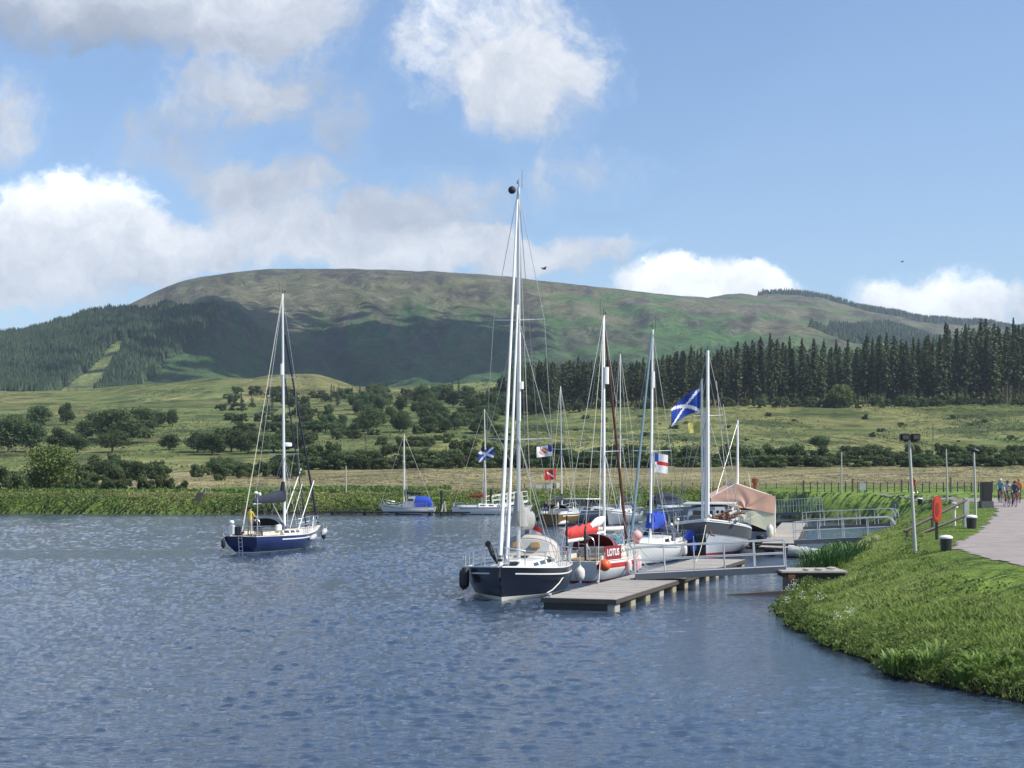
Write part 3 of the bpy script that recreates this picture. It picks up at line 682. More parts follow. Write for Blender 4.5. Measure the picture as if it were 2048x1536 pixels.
def blades(x, y, z, h, w, lean, T, r):
    n = len(x); a = r.uniform(0, 6.28, n); la = r.uniform(0, 6.28, n)
    dx, dy = np.cos(a)*w/2, np.sin(a)*w/2; lx, ly = np.cos(la)*lean*h, np.sin(la)*lean*h
    V = np.stack([np.stack([x-dx, y-dy, z], -1), np.stack([x+dx, y+dy, z], -1), np.stack([x+dx*.6+lx*.35, y+dy*.6+ly*.35, z+h*.6], -1), np.stack([x+lx, y+ly, z+h], -1)], 1)
    return V.reshape(-1, 3), np.arange(4*n).reshape(-1, 4), np.repeat(T, 4)
def bank_points(r, n, smin, smax, y0=27, y1=75):
    y = r.uniform(y0, y1, n); 
    x = r.uniform(8, 34, n); k = (x < .40*y)
    x, y = x[k], y[k]; s = shore_dist(x, y); k = (s > smin) & (s < smax)
    k2 = ~poly_in(x+.8*(fbm(x*1.7, y*1.1, 3, 58)-.5), y, pth); k &= k2
    return x[k], y[k], s[k]
def build_bank_cover():
    r = np.random.default_rng(12)
    x, y, s = bank_points(r, 950000, .0, 13, 27, 110)
    rough = sm((5.6+1.2*(fbm(x*.4, y*.3, 2, 8)-.5)*2-s)/2.2)
    cl = fbm(x*1.1, y*.9, 3, 31); keep = r.uniform(0, 1, len(x)) < np.where(rough > .4, .8, .62); x, y, s, rough, cl = x[keep], y[keep], s[keep], rough[keep], cl[keep]
    h = .03+.035*r.uniform(0, 1, len(x))+rough*(.05+.30*np.clip(cl-.32, 0, 1))*r.uniform(.3, 1.15, len(x))
    w = .012+.016*rough*r.uniform(.4, 1.2, len(x))+.0006*(y-30)
    T = np.clip(.36+.40*(fbm(x*.45, y*.35, 4, 77)-.5)*2+.16*rough*(s > 1.5)+r.normal(0, .16, len(x)), 0, 1)
    V, Fc, T = blades(x, y, H(x, y)-.02, h, w, .45+.3*rough, T, r)
    prop(obj('grass', npmesh('grass', V, Fc, M_GRASS, tint=T)), 'sunlit green grass on the near canal bank', 'grass', kind='stuff')
    # broad leaves overhanging the water
    x, y, s = bank_points(r, 420000, -.22, 5.2, 27, 105); k = (r.uniform(0, 1, len(x)) < np.where(s < 1.5, 1.1-s*.4, .32)) & ((s < .9) | (fbm(x*.8, y*.7, 3, 41) > .46)); x, y, s = x[k], y[k], s[k]
    cl = fbm(x*.8, y*.7, 3, 41); z = H(x, y); hg = .16*(s < .35)+r.uniform(0, 1, len(x))*(.06+.75*np.clip(cl-.28, 0, 1)*(1+.9*sm((38-y)/7)))*(1-.62*sm((s-.6)/2))
    N = r.normal(0, 1, (len(x), 3)); N[:, 2] = np.abs(N[:, 2])+.5; N[:, 0] -= .5
    V, Fc = quads(np.stack([x, y, z+hg], -1), N, r.uniform(.03, .09, len(x)), r, 1.6)
    T = np.clip(.15+.45*hg+.6*(cl-.4)+r.normal(0, .17, len(x)), 0, 1)
    prop(obj('bank_weeds', npmesh('bank_weeds', V, Fc, M_WEED, tint=np.repeat(T, 4))), 'leafy weeds overhanging the water along the near bank', 'weeds', kind='stuff')
build_bank_cover()
M_IRIS = leafmat('iris leaves', (.022, .055, .018), (.05, .11, .028), .4, .2, cc=(.10, .18, .045))
M_FLOWER = mat('white blossom', (.55, .55, .42), .8, var=.2, vs=20)
def arching(name, label, cat, loc, n, L, w, spread, seed, mt, group=None, up=1.0):
    """a clump of long arching leaves"""
    r = np.random.default_rng(seed); V = []; Fc = []; T = []; K = 6
    for i in range(n):
        a = r.uniform(0, 6.28); q = spread*math.sqrt(r.uniform(0, 1)); bx, by = math.cos(a)*q, math.sin(a)*q
        a2 = a+r.normal(0, .6); l = L*r.uniform(.55, 1.1); out = r.uniform(.25, .8)*l*.75; ww = w*r.uniform(.6, 1.2); t0 = np.clip(r.normal(.4, .25), 0, 1); o = len(V)
        for j in range(K):
            t = j/(K-1); rad = out*t**1.6; z = l*up*(t-.42*t**2.6); s = ww*(1-t)**.6*(.55+.9*t)*.5
            for sgn in (-1, 1): V.append((bx+math.cos(a2)*rad-math.sin(a2)*s*sgn, by+math.sin(a2)*rad+math.cos(a2)*s*sgn, z)); T.append(min(1, t0+.25*t))
        for j in range(K-1): Fc.append((o+2*j, o+2*j+1, o+2*j+3, o+2*j+2))
    o = obj(name, npmesh(name, V, Fc, mt, tint=T), loc=loc); return prop(o, label, cat, group)
def build_clumps():
    for i, (px, py, n, L, sp) in enumerate([(1652, 1143, 420, 1.75, 1.15), (1618, 1150, 200, 1.2, .7), (1700, 1125, 260, 1.45, 1.0)]):
        D = [70, 68.5, 73.5][i]; x = X(px, D)
        lb = ['tall dark iris clump leaning over the water beside the landing platform', 'low iris clump at the water beside the tall one, nearest the platform', 'iris clump behind the tall one, under the second gangway'][i]
        arching('iris_clump', lb, 'plant', (x, D, max(.02, Hs(x, D))), n, L, .05, sp, 50+i, M_IRIS, 'iris clumps by the landing platform')
    rr = random.Random(9); k = 0
    for i in range(46):
        y = rr.uniform(29.5, 36.5) if i < 30 else rr.uniform(37, 46)
        xs = np.linspace(8, 16, 400); s = shore_dist(xs, np.full(400, y)); x = float(xs[np.argmax(s > rr.uniform(.1, 1.7 if i < 30 else .9))])
        if x > .345*y: continue
        arching('fern', 'bright fern with arching fronds on the edge of the near bank', 'plant', (x, y, Hs(x, y)-.03), 46 if i < 30 else 24, rr.uniform(.5, 1.05) if i < 30 else .36, .08, .25, 200+i, M_WEED, 'ferns on the edge of the near bank', .85)
    r = np.random.default_rng(3)
    for i, (px, py, hh) in enumerate([(1578, 1215, .65), (1590, 1205, .7), (1572, 1228, .5), (1602, 1222, .55), (1722, 1108, .5), (1738, 1100, .55), (1752, 1094, .5), (1640, 1222, .5), (1700, 1254, .45), (1674, 1262, .45)]):
        p = on_ground(px, py, 30, 110); t = thing('meadowsweet', 'slender weed with creamy white blossom on the bank edge', 'plant', p, group='white flowering weeds on the bank edge')
        V, Fc = join([taper([(0, 0, 0), (.03*math.sin(i), .02, hh)], [.012, .006], 4), taper([(0, 0, .15), (.1*math.cos(i), .05, hh*.85)], [.008, .004], 4)])
        obj('stem', npmesh('stem', V, Fc, M_WEED, tint=np.full(len(V), .5)), t)
        C = r.normal(0, 1, (60, 3))*np.array([.075, .075, .07])+np.array([0, 0, hh]); V, Fc = quads(C, r.normal(0, 1, (60, 3)), np.full(60, .03), r)
        obj('blossom', npmesh('blossom', V, Fc, M_FLOWER), t)
build_clumps()
# ================================================================ MESH KIT
class MB:
    def __init__(s): s.V = []; s.F = []; s.M = []
    def add(s, V, Fc, mi=0):
        o = len(s.V); s.V += [tuple(v) for v in V]
        for f in Fc: s.F.append(tuple(i+o for i in f)); s.M.append(mi)
        return s
    def box(s, x0, x1, y0, y1, z0, z1, mi=0, b=0.0):
        if b <= 0:
            V = [(x0, y0, z0), (x1, y0, z0), (x1, y1, z0), (x0, y1, z0), (x0, y0, z1), (x1, y0, z1), (x1, y1, z1), (x0, y1, z1)]
            return s.add(V, [(3, 2, 1, 0), (4, 5, 6, 7), (0, 1, 5, 4), (1, 2, 6, 5), (2, 3, 7, 6), (3, 0, 4, 7)], mi)
        bm = bmesh.new(); bmesh.ops.create_cube(bm, size=1)
        for v in bm.verts: v.co = (x0 if v.co.x < 0 else x1, y0 if v.co.y < 0 else y1, z0 if v.co.z < 0 else z1)
        bmesh.ops.bevel(bm, geom=bm.edges[:], offset=b, segments=2, affect='EDGES'); bm.verts.index_update()
        s.add([v.co for v in bm.verts], [[v.index for v in f.verts] for f in bm.faces], mi); bm.free(); return s
    def tube(s, pts, r, k=6, mi=0, cap=True, closed=False):
        P = [Vector(p) for p in pts]; n = len(P); rad = r if isinstance(r, (list, tuple)) else [r]*n; rings = []
        up = None
        for i in range(n):
            a = P[(i-1) % n] if (closed or i > 0) else P[i]; b = P[(i+1) % n] if (closed or i < n-1) else P[i]
            d = (b-a).normalized()
            if up is None: up = Vector((0, 0, 1)) if abs(d.z) < .9 else Vector((1, 0, 0))
            u = d.cross(up); 
            if u.length < 1e-4: u = d.cross(Vector((1, 0, 0)))
            u.normalize(); v = u.cross(d); up = v
            rings.append([P[i]+(u*math.cos(2*math.pi*j/k)+v*math.sin(2*math.pi*j/k))*rad[i] for j in range(k)])
        return s.loft(rings, mi, cap and not closed, closed)
    def cyl(s, a, b, r0, r1=None, k=10, mi=0): return s.tube([a, b], [r0, r0 if r1 is None else r1], k, mi)
    def loft(s, rings, mi=0, cap=True, closed=False, openring=False):
        k = len(rings[0]); V = [v for r_ in rings for v in r_]; Fc = []; n = len(rings)
        for i in range(n if closed else n-1):
            for j in range(k-1 if openring else k):
                a = i*k+j; b = i*k+(j+1) % k; c = ((i+1) % n)*k+(j+1) % k; d = ((i+1) % n)*k+j; Fc.append((a, b, c, d))
        if cap: Fc.append(tuple(range(k-1, -1, -1))); Fc.append(tuple((n-1)*k+j for j in range(k)))
        return s.add(V, Fc, mi)
    def ell(s, c, r, mi=0, u=14, v=9, rot=None):
        c = Vector(c); V = []; Fc = []
        for i in range(v+1):
            th = math.pi*i/v
            for j in range(u):
                q = Vector((r[0]*math.sin(th)*math.cos(2*math.pi*j/u), r[1]*math.sin(th)*math.sin(2*math.pi*j/u), r[2]*math.cos(th)))
                V.append(c+(rot @ q if rot else q))
        for i in range(v):
            for j in range(u): Fc.append((i*u+j, (i+1)*u+j, (i+1)*u+(j+1) % u, i*u+(j+1) % u))
        return s.add(V, Fc, mi)
    def lathe(s, prof, c=(0, 0, 0), k=16, mi=0):
        rings = [[(c[0]+r*math.cos(2*math.pi*j/k), c[1]+r*math.sin(2*math.pi*j/k), c[2]+z) for j in range(k)] for r, z in prof]
        return s.loft(rings, mi)
    def prism(s, poly, axis, a, b, mi=0):
        """extrude a 2-d outline along 'x' 'y' or 'z' from a to b"""
        f = {'x': lambda p, t: (t, p[0], p[1]), 'y': lambda p, t: (p[0], t, p[1]), 'z': lambda p, t: (p[0], p[1], t)}[axis]
        return s.loft([[f(p, a) for p in poly], [f(p, b) for p in poly]], mi)
    def build(s, name, mats, parent=None, smooth=True, loc=None, rz=None):
        me = bpy.data.meshes.new(name); me.from_pydata(s.V, [], s.F); me.update()
        mats = mats if isinstance(mats, (list, tuple)) else [mats]
        for m in mats: me.materials.append(m)
        me.polygons.foreach_set('material_index', s.M)
        bm = bmesh.new(); bm.from_mesh(me); bmesh.ops.remove_doubles(bm, verts=bm.verts, dist=1e-5)
        bmesh.ops.dissolve_degenerate(bm, edges=bm.edges, dist=1e-6); bmesh.ops.recalc_face_normals(bm, faces=bm.faces)
        for e in bm.edges:
            if len(e.link_faces) == 2 and e.calc_face_angle(0) > .7: e.smooth = False
        for f in bm.faces: f.smooth = smooth
        bm.to_mesh(me); bm.free()
        return obj(name, me, parent, loc, rz)
# paints and fabrics
WHT = mat('white gelcoat', (.74, .74, .70), .28, var=.05, vs=2, dirt=.12, coat=.3)
CREAM = mat('cream gelcoat', (.70, .66, .54), .3, var=.06, vs=2, dirt=.15, coat=.2)
DKBLUE = mat('dark blue topsides', (.012, .022, .10), .18, var=.1, vs=1.5, coat=.8)
NAVYGR = mat('slate topsides', (.010, .014, .026), .3, var=.2, vs=1.5, coat=.15, dirt=.12)
ALU = mat('mast aluminium', (.66, .67, .68), .38, .55, var=.06, vs=3)
WMAST = mat('white mast paint', (.80, .80, .78), .35, var=.04)
STEEL = mat('stainless tube', (.60, .62, .64), .28, .85, var=.06)
GALV = mat('galvanised rail', (.50, .52, .53), .5, .5, var=.12, dirt=.15)
WIRE = mat('rigging wire', (.30, .31, .32), .45, .6, var=.1)
WIREL = mat('pale rope', (.55, .53, .44), .8, var=.15)
BLK = mat('black rubber', (.014, .014, .015), .65, var=.2)
GLASS = mat('dark window', (.018, .022, .028), .08, var=.1, coat=.5)
VINYL = mat('clear vinyl', (.30, .33, .34), .15, var=.15, vs=3, coat=.3)
TEAK = mat('weathered teak', (.25, .19, .13), .8, var=.2, vs=12)
NAVYC = mat('navy canvas', (.020, .024, .045), .9, var=.25, vs=5, bump=.6, bs=9)
BLUEC = mat('blue canvas', (.012, .05, .36), .85, var=.25, vs=5, bump=.6, bs=9)
GREYC = mat('grey canvas', (.30, .29, .28), .9, var=.15, vs=4, bump=.8, bs=8)
MAROON = mat('maroon canvas', (.20, .016, .022), .85, var=.2, vs=5, bump=.5, bs=9)
BRNC = mat('brown canvas', (.11, .045, .030), .9, var=.2, bump=.5)
REDC = mat('red canvas', (.52, .045, .040), .8, var=.2, vs=6, bump=.8, bs=7)
TEALC = mat('teal canvas', (.03, .19, .21), .85, var=.2)
SAIL = mat('sailcloth', (.76, .75, .70), .75, var=.06, vs=5, bump=.2)
REDP = mat('red paint', (.46, .03, .03), .35, var=.15, vs=3, dirt=.15)
FEND = mat('white fender', (.66, .62, .58), .5, var=.12, vs=8, dirt=.35)
PINKF = mat('faded pink fender', (.66, .36, .36), .6, var=.2, vs=8, dirt=.2)
ORNG = mat('orange buoy', (.72, .10, .03), .45, var=.12)
GOLD = mat('varnished brown hull', (.17, .105, .022), .35, var=.25, vs=2.5, dirt=.3, coat=.3)
GREYP = mat('grey topsides', (.26, .28, .31), .4, var=.1, vs=2, dirt=.25)
DGREY = mat('dark grey steel', (.075, .085, .095), .45, var=.2, vs=1.5, dirt=.3)
ANTIF = mat('red antifouling', (.30, .045, .035), .7, var=.25, vs=4, dirt=.3)
RUST = mat('rusty iron', (.16, .065, .03), .9, var=.4, vs=8, bump=.4)
YELF = mat('yellow flotation', (.55, .38, .03), .6, var=.1)

def place_axis(px, py, h):
    """waterline point below photo pixel, and rotation so local +x heads along compass h (clockwise from the view axis)"""
    return P3(px, py, 0), R(90-h)
def hull(t, L, B, fs, fm, fb, mats, tw=.62, rb=.9, rs=.25, p=2.1, boot=.13, stripe=(.22, .16), deck=WHT, rail=TEAK, stripe_x=(.06, .93), vee=.55, name='hull', midx=.45, full=3.2, bv=.9, port=0):
    """round-bilged hull, stern waterline at x=0, bow waterline at x=L. mats: topsides, stripe, boot top, bottom"""
    n = 22; mb = MB(); rings = []; sheer = []
    def she(u):
        if u < midx: return fs+(fm-fs)*math.sin(math.pi/2*u/midx)
        return fm+(fb-fm)*((u-midx)/(1-midx))**1.8
    def half(u):
        if u < .5: return B/2*(tw+(1-tw)*math.sin(math.pi/2*(u/.5)))
        return B/2*(1-((u-.5)/.5)**p)
    def sec(u):
        s = she(u); hb = max(half(u), .018)
        zs = [-.4, .0, boot, s*.5, s-stripe[0], s-stripe[1], s-.05, s]
        pts = []
        for z in zs:
            v = (z+.4)/(s+.4); bow = u**6
            wf = (1-(1-v)**full)*(1-bow)+bow*(v**bv)
            wf = wf*(1-.0)+0.0; wf = max(wf, .02)
            if u < .12: wf = wf*(.55+.45*min(1, v*1.25+.1))
            zf = max(0, z)/s
            pts.append((u*L+rb*zf*u**7-rs*(1-zf if rs < 0 else zf)*abs((1-u))**7*(1 if rs > 0 else -1), hb*wf, z))
        return pts
    us = [i/(n-1) for i in range(n)]
    S = [sec(u) for u in us]; k = len(S[0])
    for sg in (1, -1):
        V = [(x, y*sg, z) for r_ in S for (x, y, z) in r_]
        for i in range(n-1):
            for j in range(k-1):
                u = us[i]; mi = 3 if j == 0 else 2 if j == 1 else port if (port and sg > 0 and (j == 2 or j == 3) and u > .55) else (1 if (j == 4 and stripe_x[0] <= u <= stripe_x[1]) else 0)
                q = [V[i*k+j], V[(i+1)*k+j], V[(i+1)*k+j+1], V[i*k+j+1]]
                mb.add(q if sg > 0 else q[::-1], [(0, 1, 2, 3)], mi)
    tr = S[0]
    for j in range(k-1):
        mb.add([(tr[j][0], tr[j][1], tr[j][2]), (tr[j][0], -tr[j][1], tr[j][2]), (tr[j+1][0], -tr[j+1][1], tr[j+1][2]), (tr[j+1][0], tr[j+1][1], tr[j+1][2])], [(0, 1, 2, 3)], 3 if j == 0 else 2 if j == 1 else 0)
    h = mb.build(name, list(mats), t)
    d = MB()
    for i in range(n-1):
        a, b = S[i][-1], S[i+1][-1]
        za, zb = a[2]-.03, b[2]-.03
        d.add([(a[0], -a[1], za), (b[0], -b[1], zb), (b[0], 0, zb+.05), (a[0], 0, za+.05)], [(0, 1, 2, 3)]); d.add([(a[0], 0, za+.05), (b[0], 0, zb+.05), (b[0], b[1], zb), (a[0], a[1], za)], [(0, 1, 2, 3)])
    d.build('deck', deck, t)
    r = MB()
    for sg in (1, -1): r.tube([(a[-1][0], a[-1][1]*sg, a[-1][2]+.012) for a in S], .028, 5)
    r.build('toe_rail', rail, t)
    def edge(x):
        u = min(1, max(0, x/L)); return half(u), she(u)
    return edge
def coachroof(t, x0, x1, w0, w1, z0, h0, h1, m=WHT, win=None, wm=GLASS, name='cabin', slope=.84, noseslope=.5, tailslope=.05):
    """cabin from aft x0 (half width w0, height h0) to forward x1; win: list of (xa, xb, za, zb) fractions"""
    mb = MB(); rings = []
    def ring(x, w, h, zb):
        return [(x, -w, zb), (x, -w*slope, zb+h*.88), (x, -w*slope*.5, zb+h*.985), (x, 0, zb+h), (x, w*slope*.5, zb+h*.985), (x, w*slope, zb+h*.88), (x, w, zb)]
    N = 8
    for i in range(N+1):
        u = i/N; rings.append(ring(x0+(x1-x0)*u, w0+(w1-w0)*u**1.3, h0+(h1-h0)*u, z0))
    nose = [(x1+noseslope, p[1]*.75, z0+.02 if q in (0, 6) else z0+.03) for q, p in enumerate(rings[-1])]
    rings.append(nose)
    tail = [(x0-tailslope, p[1], z0+.0) for p in rings[0]]
    mb.loft([[(x0-tailslope*(1-0)*(0 if q not in (0, 6) else 0), p[1], p[2]) for q, p in enumerate(rings[0])]]+rings, 0)
    c = mb.build(name, m, t)
    for (xa, xb, za, zb) in (win or []):
        for sg in (1, -1):
            w = MB(); pts = []
            def pt(u, v):
                x = x0+(x1-x0)*u; W = w0+(w1-w0)*u**1.3; h = (h0+(h1-h0)*u)*.88
                return (x, sg*(W+(W*slope-W)*v+.012), z0+h*v)
            q = [pt(xa, za), pt(xb, za), pt(xb-(xb-xa)*.06, zb), pt(xa+(xb-xa)*.06, zb)]
            V = q+[(a, b-sg*.03, c_) for a, b, c_ in q]
            w.add(V, [(0, 1, 2, 3), (4, 5, 1, 0), (5, 6, 2, 1), (6, 7, 3, 2), (7, 4, 0, 3)]); w.build('window', wm, c, smooth=False)
    return c
def sprayhood(t, x0, x1, w, z0, h, m, vin=VINYL, name='sprayhood', wz=.15):
    def arch(x, W, Hh, n=14): return [Vector((x, -W*math.cos(math.pi*i/n), z0+Hh*math.sin(math.pi*i/n)**.62)) for i in range(n+1)]
    A = [arch(x0, w, h), arch(x0+(x1-x0)*.35, w*1.0, h*1.0), arch(x0+(x1-x0)*.6, w*.97, h*.86), arch(x1, w*.88, h*.12)]
    mb = MB(); mb.loft(A, 0, False, False, True); inner = [[v+Vector((-.02, 0, -.03)) for v in a] for a in A]; mb.loft(inner, 0, False, False, True)
    s = mb.build(name, m, t)
    w_ = MB(); o = Vector((.012, 0, .012))
    for a, b in ((3, 6), (6, 8), (8, 11)):
        for j in range(a, b):
            p = [A[2][j]*.92+A[3][j]*.08, A[2][j+1]*.92+A[3][j+1]*.08, A[3][j+1]*.80+A[2][j+1]*.20, A[3][j]*.80+A[2][j]*.20]
            w_.add([q+o for q in p], [(0, 1, 2, 3)])
    w_.build('window', vin, s)
    fr = MB(); fr.tube(arch(x0+.02, w+.015, h+.015), .018, 5); fr.tube(arch(x0+(x1-x0)*.6, w*.97+.015, h*.86+.015), .014, 5); fr.build('frame', STEEL, s)
    return s
def cover(t, a, b, r0, r1, m, rise=.9, name='sail_cover', lumps=.12, sag=0):
    """stowed sail under its cover: from boom end a to mast b, climbing the mast by rise"""
    a, b = Vector(a), Vector(b); d = b-a; n = 12; mb = MB(); rings = []; up = Vector((0, 0, 1)); side = d.cross(up).normalized()
    for i in range(n+1):
        u = i/n; r = (r0+(r1-r0)*u)*(1+lumps*math.sin(i*2.1)); c = a+d*u+up*(r*.75-sag*math.sin(math.pi*u)); 
        k = .35 if i == 0 else (.9 if i == n else 1)
        rings.append([c+side*math.cos(2*math.pi*j/10)*r*.62*k+up*(math.sin(2*math.pi*j/10)*r*1.15*k+(.25*r*math.sin(j*1.9+i) if 1 < j < 5 else 0)*lumps*4) for j in range(10)])
    mb.loft(rings)
    if rise:
        e = b+Vector((0, 0, 0)); mb.tube([e-d.normalized()*.15+up*.0, e-d.normalized()*.1+up*rise*.5, e-d.normalized()*.03+up*rise], [r1*.8, r1*.5, r1*.32], 10)
    return mb.build(name, m, t)
def mast(t, x, zb, zt, r=.075, m=ALU, spread=(), lean=0., gear=True, name='mast', sweep=.0):
    mb = MB(); top = (x-lean, 0, zt); mb.tube([(x, 0, zb), (x-lean*.5, 0, (zb+zt)/2), top], [r, r, r*.8], 10)
    mm = mb.build(name, m, t)
    for z, w in spread:
        s = MB(); xx = x-lean*(z-zb)/(zt-zb)
        for sg in (1, -1): s.tube([(xx, 0, z), (xx-sweep, w*sg, z+.05)], [.028, .018], 5)
        s.build('spreader', m, mm)
    if gear:
        g = MB(); g.cyl((x-lean, 0, zt), (x-lean, 0, zt+.35), .012, .008, 5); g.cyl((x-lean-.18, .12, zt), (x-lean-.18, .12, zt+.75), .01, .006, 4); g.cyl((x-lean+.02, 0, zt+.12), (x-lean+.35, 0, zt+.16), .01, .006, 4)
        g.box(x-lean+.3, x-lean+.42, -.01, .01, zt+.1, zt+.22); g.build('masthead_aerial', BLK, mm)
    return mm
def boom(t, x, z, L, zend=None, m=ALU, r=.06):
    mb = MB(); ze = z if zend is None else zend; mb.tube([(x, 0, z), (x-L, 0, ze)], r, 8); return mb.build('boom', m, t)
def furled(t, a, b, r0=.075, r1=.035, m=SAIL, name='furled_headsail', edge=None):
    a, b = Vector(a), Vector(b); n = 14; mb = MB(); mb.tube([a.lerp(b, i/n) for i in range(n+1)], [(r0+(r1-r0)*i/n)*(1+.07*math.sin(i*2.4)) for i in range(n+1)], 7); o = mb.build(name, m, t)
    d = MB(); c = a-(b-a).normalized()*.18; d.lathe([(.02, -.06), (.10, -.05), (.10, .04), (.02, .05)], c, 10); d.build('furling_drum', BLK, o); return o
def stays(t, lines, r=.011, m=WIRE, name='rigging'):
    mb = MB()
    for a, b in lines: mb.tube([a, b], r, 4)
    return mb.build(name, m, t)
def rails(t, edge, xs, h=.6, r=.013, L=10, bow=None, stern=None, m=STEEL, inset=.06):
    mb = MB()
    for sg in (1, -1):
        P = []
        for x in xs:
            hb, z = edge(x); y = (hb-inset)*sg; mb.cyl((x, y, z), (x, y, z+h), r, r, 5); P.append((x, y, z+h))
        mb.tube(P, r*.6, 4); mb.tube([(a, b, c-h*.45) for a, b, c in P], r*.6, 4)
    mb.build('guard_rail', m, t)
    if bow is not None:     # pulpit
        x, up = bow; p = MB(); hb, z = edge(xs[-1]); h2, z2 = edge(x)
        top = [(xs[-1], hb-inset, z+h), (x-.25, max(.22, h2-.02), z2+h+up), (x+.28, .17, z2+h+up+.03), (x+.28, -.17, z2+h+up+.03), (x-.25, -max(.22, h2-.02), z2+h+up), (xs[-1], -(hb-inset), z+h)]
        p.tube(top, r*1.35, 6); p.tube([(a, b, c-.3) for a, b, c in top[:2]], r, 5); p.tube([(a, b, c-.3) for a, b, c in top[4:]], r, 5)
        for q in (1, 4): p.tube([top[q], (x-.25, top[q][1], z2)], r*1.35, 5)
        for q in (2, 3): p.tube([top[q], (x-.02, top[q][1]*.5, z2)], r*1.35, 5)
        p.build('pulpit', m, t)
    if stern is not None:   # pushpit
        x = stern; p = MB(); hb, z = edge(xs[0]); h2, z2 = edge(x)
        for sg in (1, -1):
            top = [(xs[0], (hb-inset)*sg, z+h), (x+.1, (h2-inset)*sg, z2+h), (x+.05, (h2-.35)*sg, z2+h)]
            p.tube(top, r*1.35, 6); p.tube([(a, b, c-.28) for a, b, c in top], r, 5)
            for q in (1, 2): p.cyl(top[q], (top[q][0], top[q][1], z2), r*1.35, r*1.35, 5)
        p.tube([(x+.05, -(h2-.35), z2+h), (x+.02, 0, z2+h*.98), (x+.05, h2-.35, z2+h)], r*.6, 4); p.build('pushpit', m, t)
def cockpit(t, x0, x1, w, z, m=WHT, floor=TEAK, wheel=True):
    mb = MB()
    for sg in (1, -1): mb.box(x0, x1, w*sg-.06, w*sg+.06, z, z+.24, b=.02)
    mb.box(x1-.04, x1+.06, -w, w, z, z+.26, b=.02); c = mb.build('cockpit_coaming', m, t)
    f = MB(); f.box(x0, x1-.05, -w+.07, w-.07, z+.03, z+.05); f.build('cockpit_sole', floor, t)
    if wheel:
        w_ = MB(); xc = x0+(x1-x0)*.35; w_.cyl((xc, 0, z), (xc, 0, z+.75), .07, .05, 8)
        pts = [(xc-.1, .38*math.cos(a), z+.72+.38*math.sin(a)) for a in [i*2*math.pi/18 for i in range(18)]]; w_.tube(pts, .014, 5, closed=True)
        for i in range(0, 18, 6): w_.cyl((xc-.1, 0, z+.72), pts[i], .01, .01, 4)
        w_.build('steering_wheel', STEEL, t)
def fender(p, L=.6, r=.13, m=FEND, label='', group=None, rope=.5, lie=None, name='fender'):
    """hanging fender, p is the middle of the fender"""
    t = thing(name, label, 'fender', p, group=group); mb = MB(); n = 9
    pr = [(r*.25, -L/2-.05), (r*.28, -L/2), (r*.85, -L/2+r*.5), (r, -L/2+r*1.1), (r, L/2-r*1.1), (r*.85, L/2-r*.5), (r*.28, L/2), (r*.25, L/2+.05)]
    if L < r*2.2: pr = [(max(.02, r*math.sin(math.pi*i/10)), -r*math.cos(math.pi*i/10)) for i in range(11)]
    mb.lathe(pr, k=14); mb.build('body', m, t); rp = MB(); rp.cyl((0, 0, max(L/2, r)), (0, .03, max(L/2, r)+rope), .012, .012, 4); rp.build('rope', WIREL, t)
    if lie: t.rotation_euler = lie
    return t
def flag(name, label, p, w, h, direction, fn, mats, droop=.15, nx=30, ny=20, cat='flag', wave=.06, taper_=0., group=None):
    """cloth flag: p is the top of the hoist, direction the unit way it flies; fn(u,v) picks a material"""
    d = Vector((direction[0], direction[1], 0)).normalized(); nrm = Vector((-d.y, d.x, 0)); V = []; Fc = []; M = []
    for i in range(nx+1):
        for j in range(ny+1):
            u = i/nx; v = j/ny
            q = d*(u*w)+Vector((0, 0, -v*h*(1-taper_*u)-droop*u**1.5*w))+nrm*(wave*w*math.sin(u*7+v*1.6)*u**.5); V.append(q)
    for i in range(nx):
        for j in range(ny): a = i*(ny+1)+j; Fc.append((a, a+ny+1, a+ny+2, a+1)); M.append(fn((i+.5)/nx, (j+.5)/ny))
    mb = MB(); mb.V = [tuple(v) for v in V]; mb.F = Fc; mb.M = M
    return prop(mb.build(name, mats, None, loc=p), label, cat, group)
F_BLUE = mat('flag blue', (.005, .045, .30), .8, var=.1, trans=0); F_WHT = mat('flag white', (.72, .72, .74), .8, var=.06); F_RED = mat('flag red', (.52, .03, .025), .8, var=.12); F_YEL = mat('flag yellow', (.45, .43, .12), .8, var=.15); F_ORG = mat('flag orange', (.60, .14, .05), .8, var=.2)
def saltire(u, v, a=.11): return 1 if (abs(v-u) < a*1.15 or abs(v-(1-u)) < a*1.15) else 0
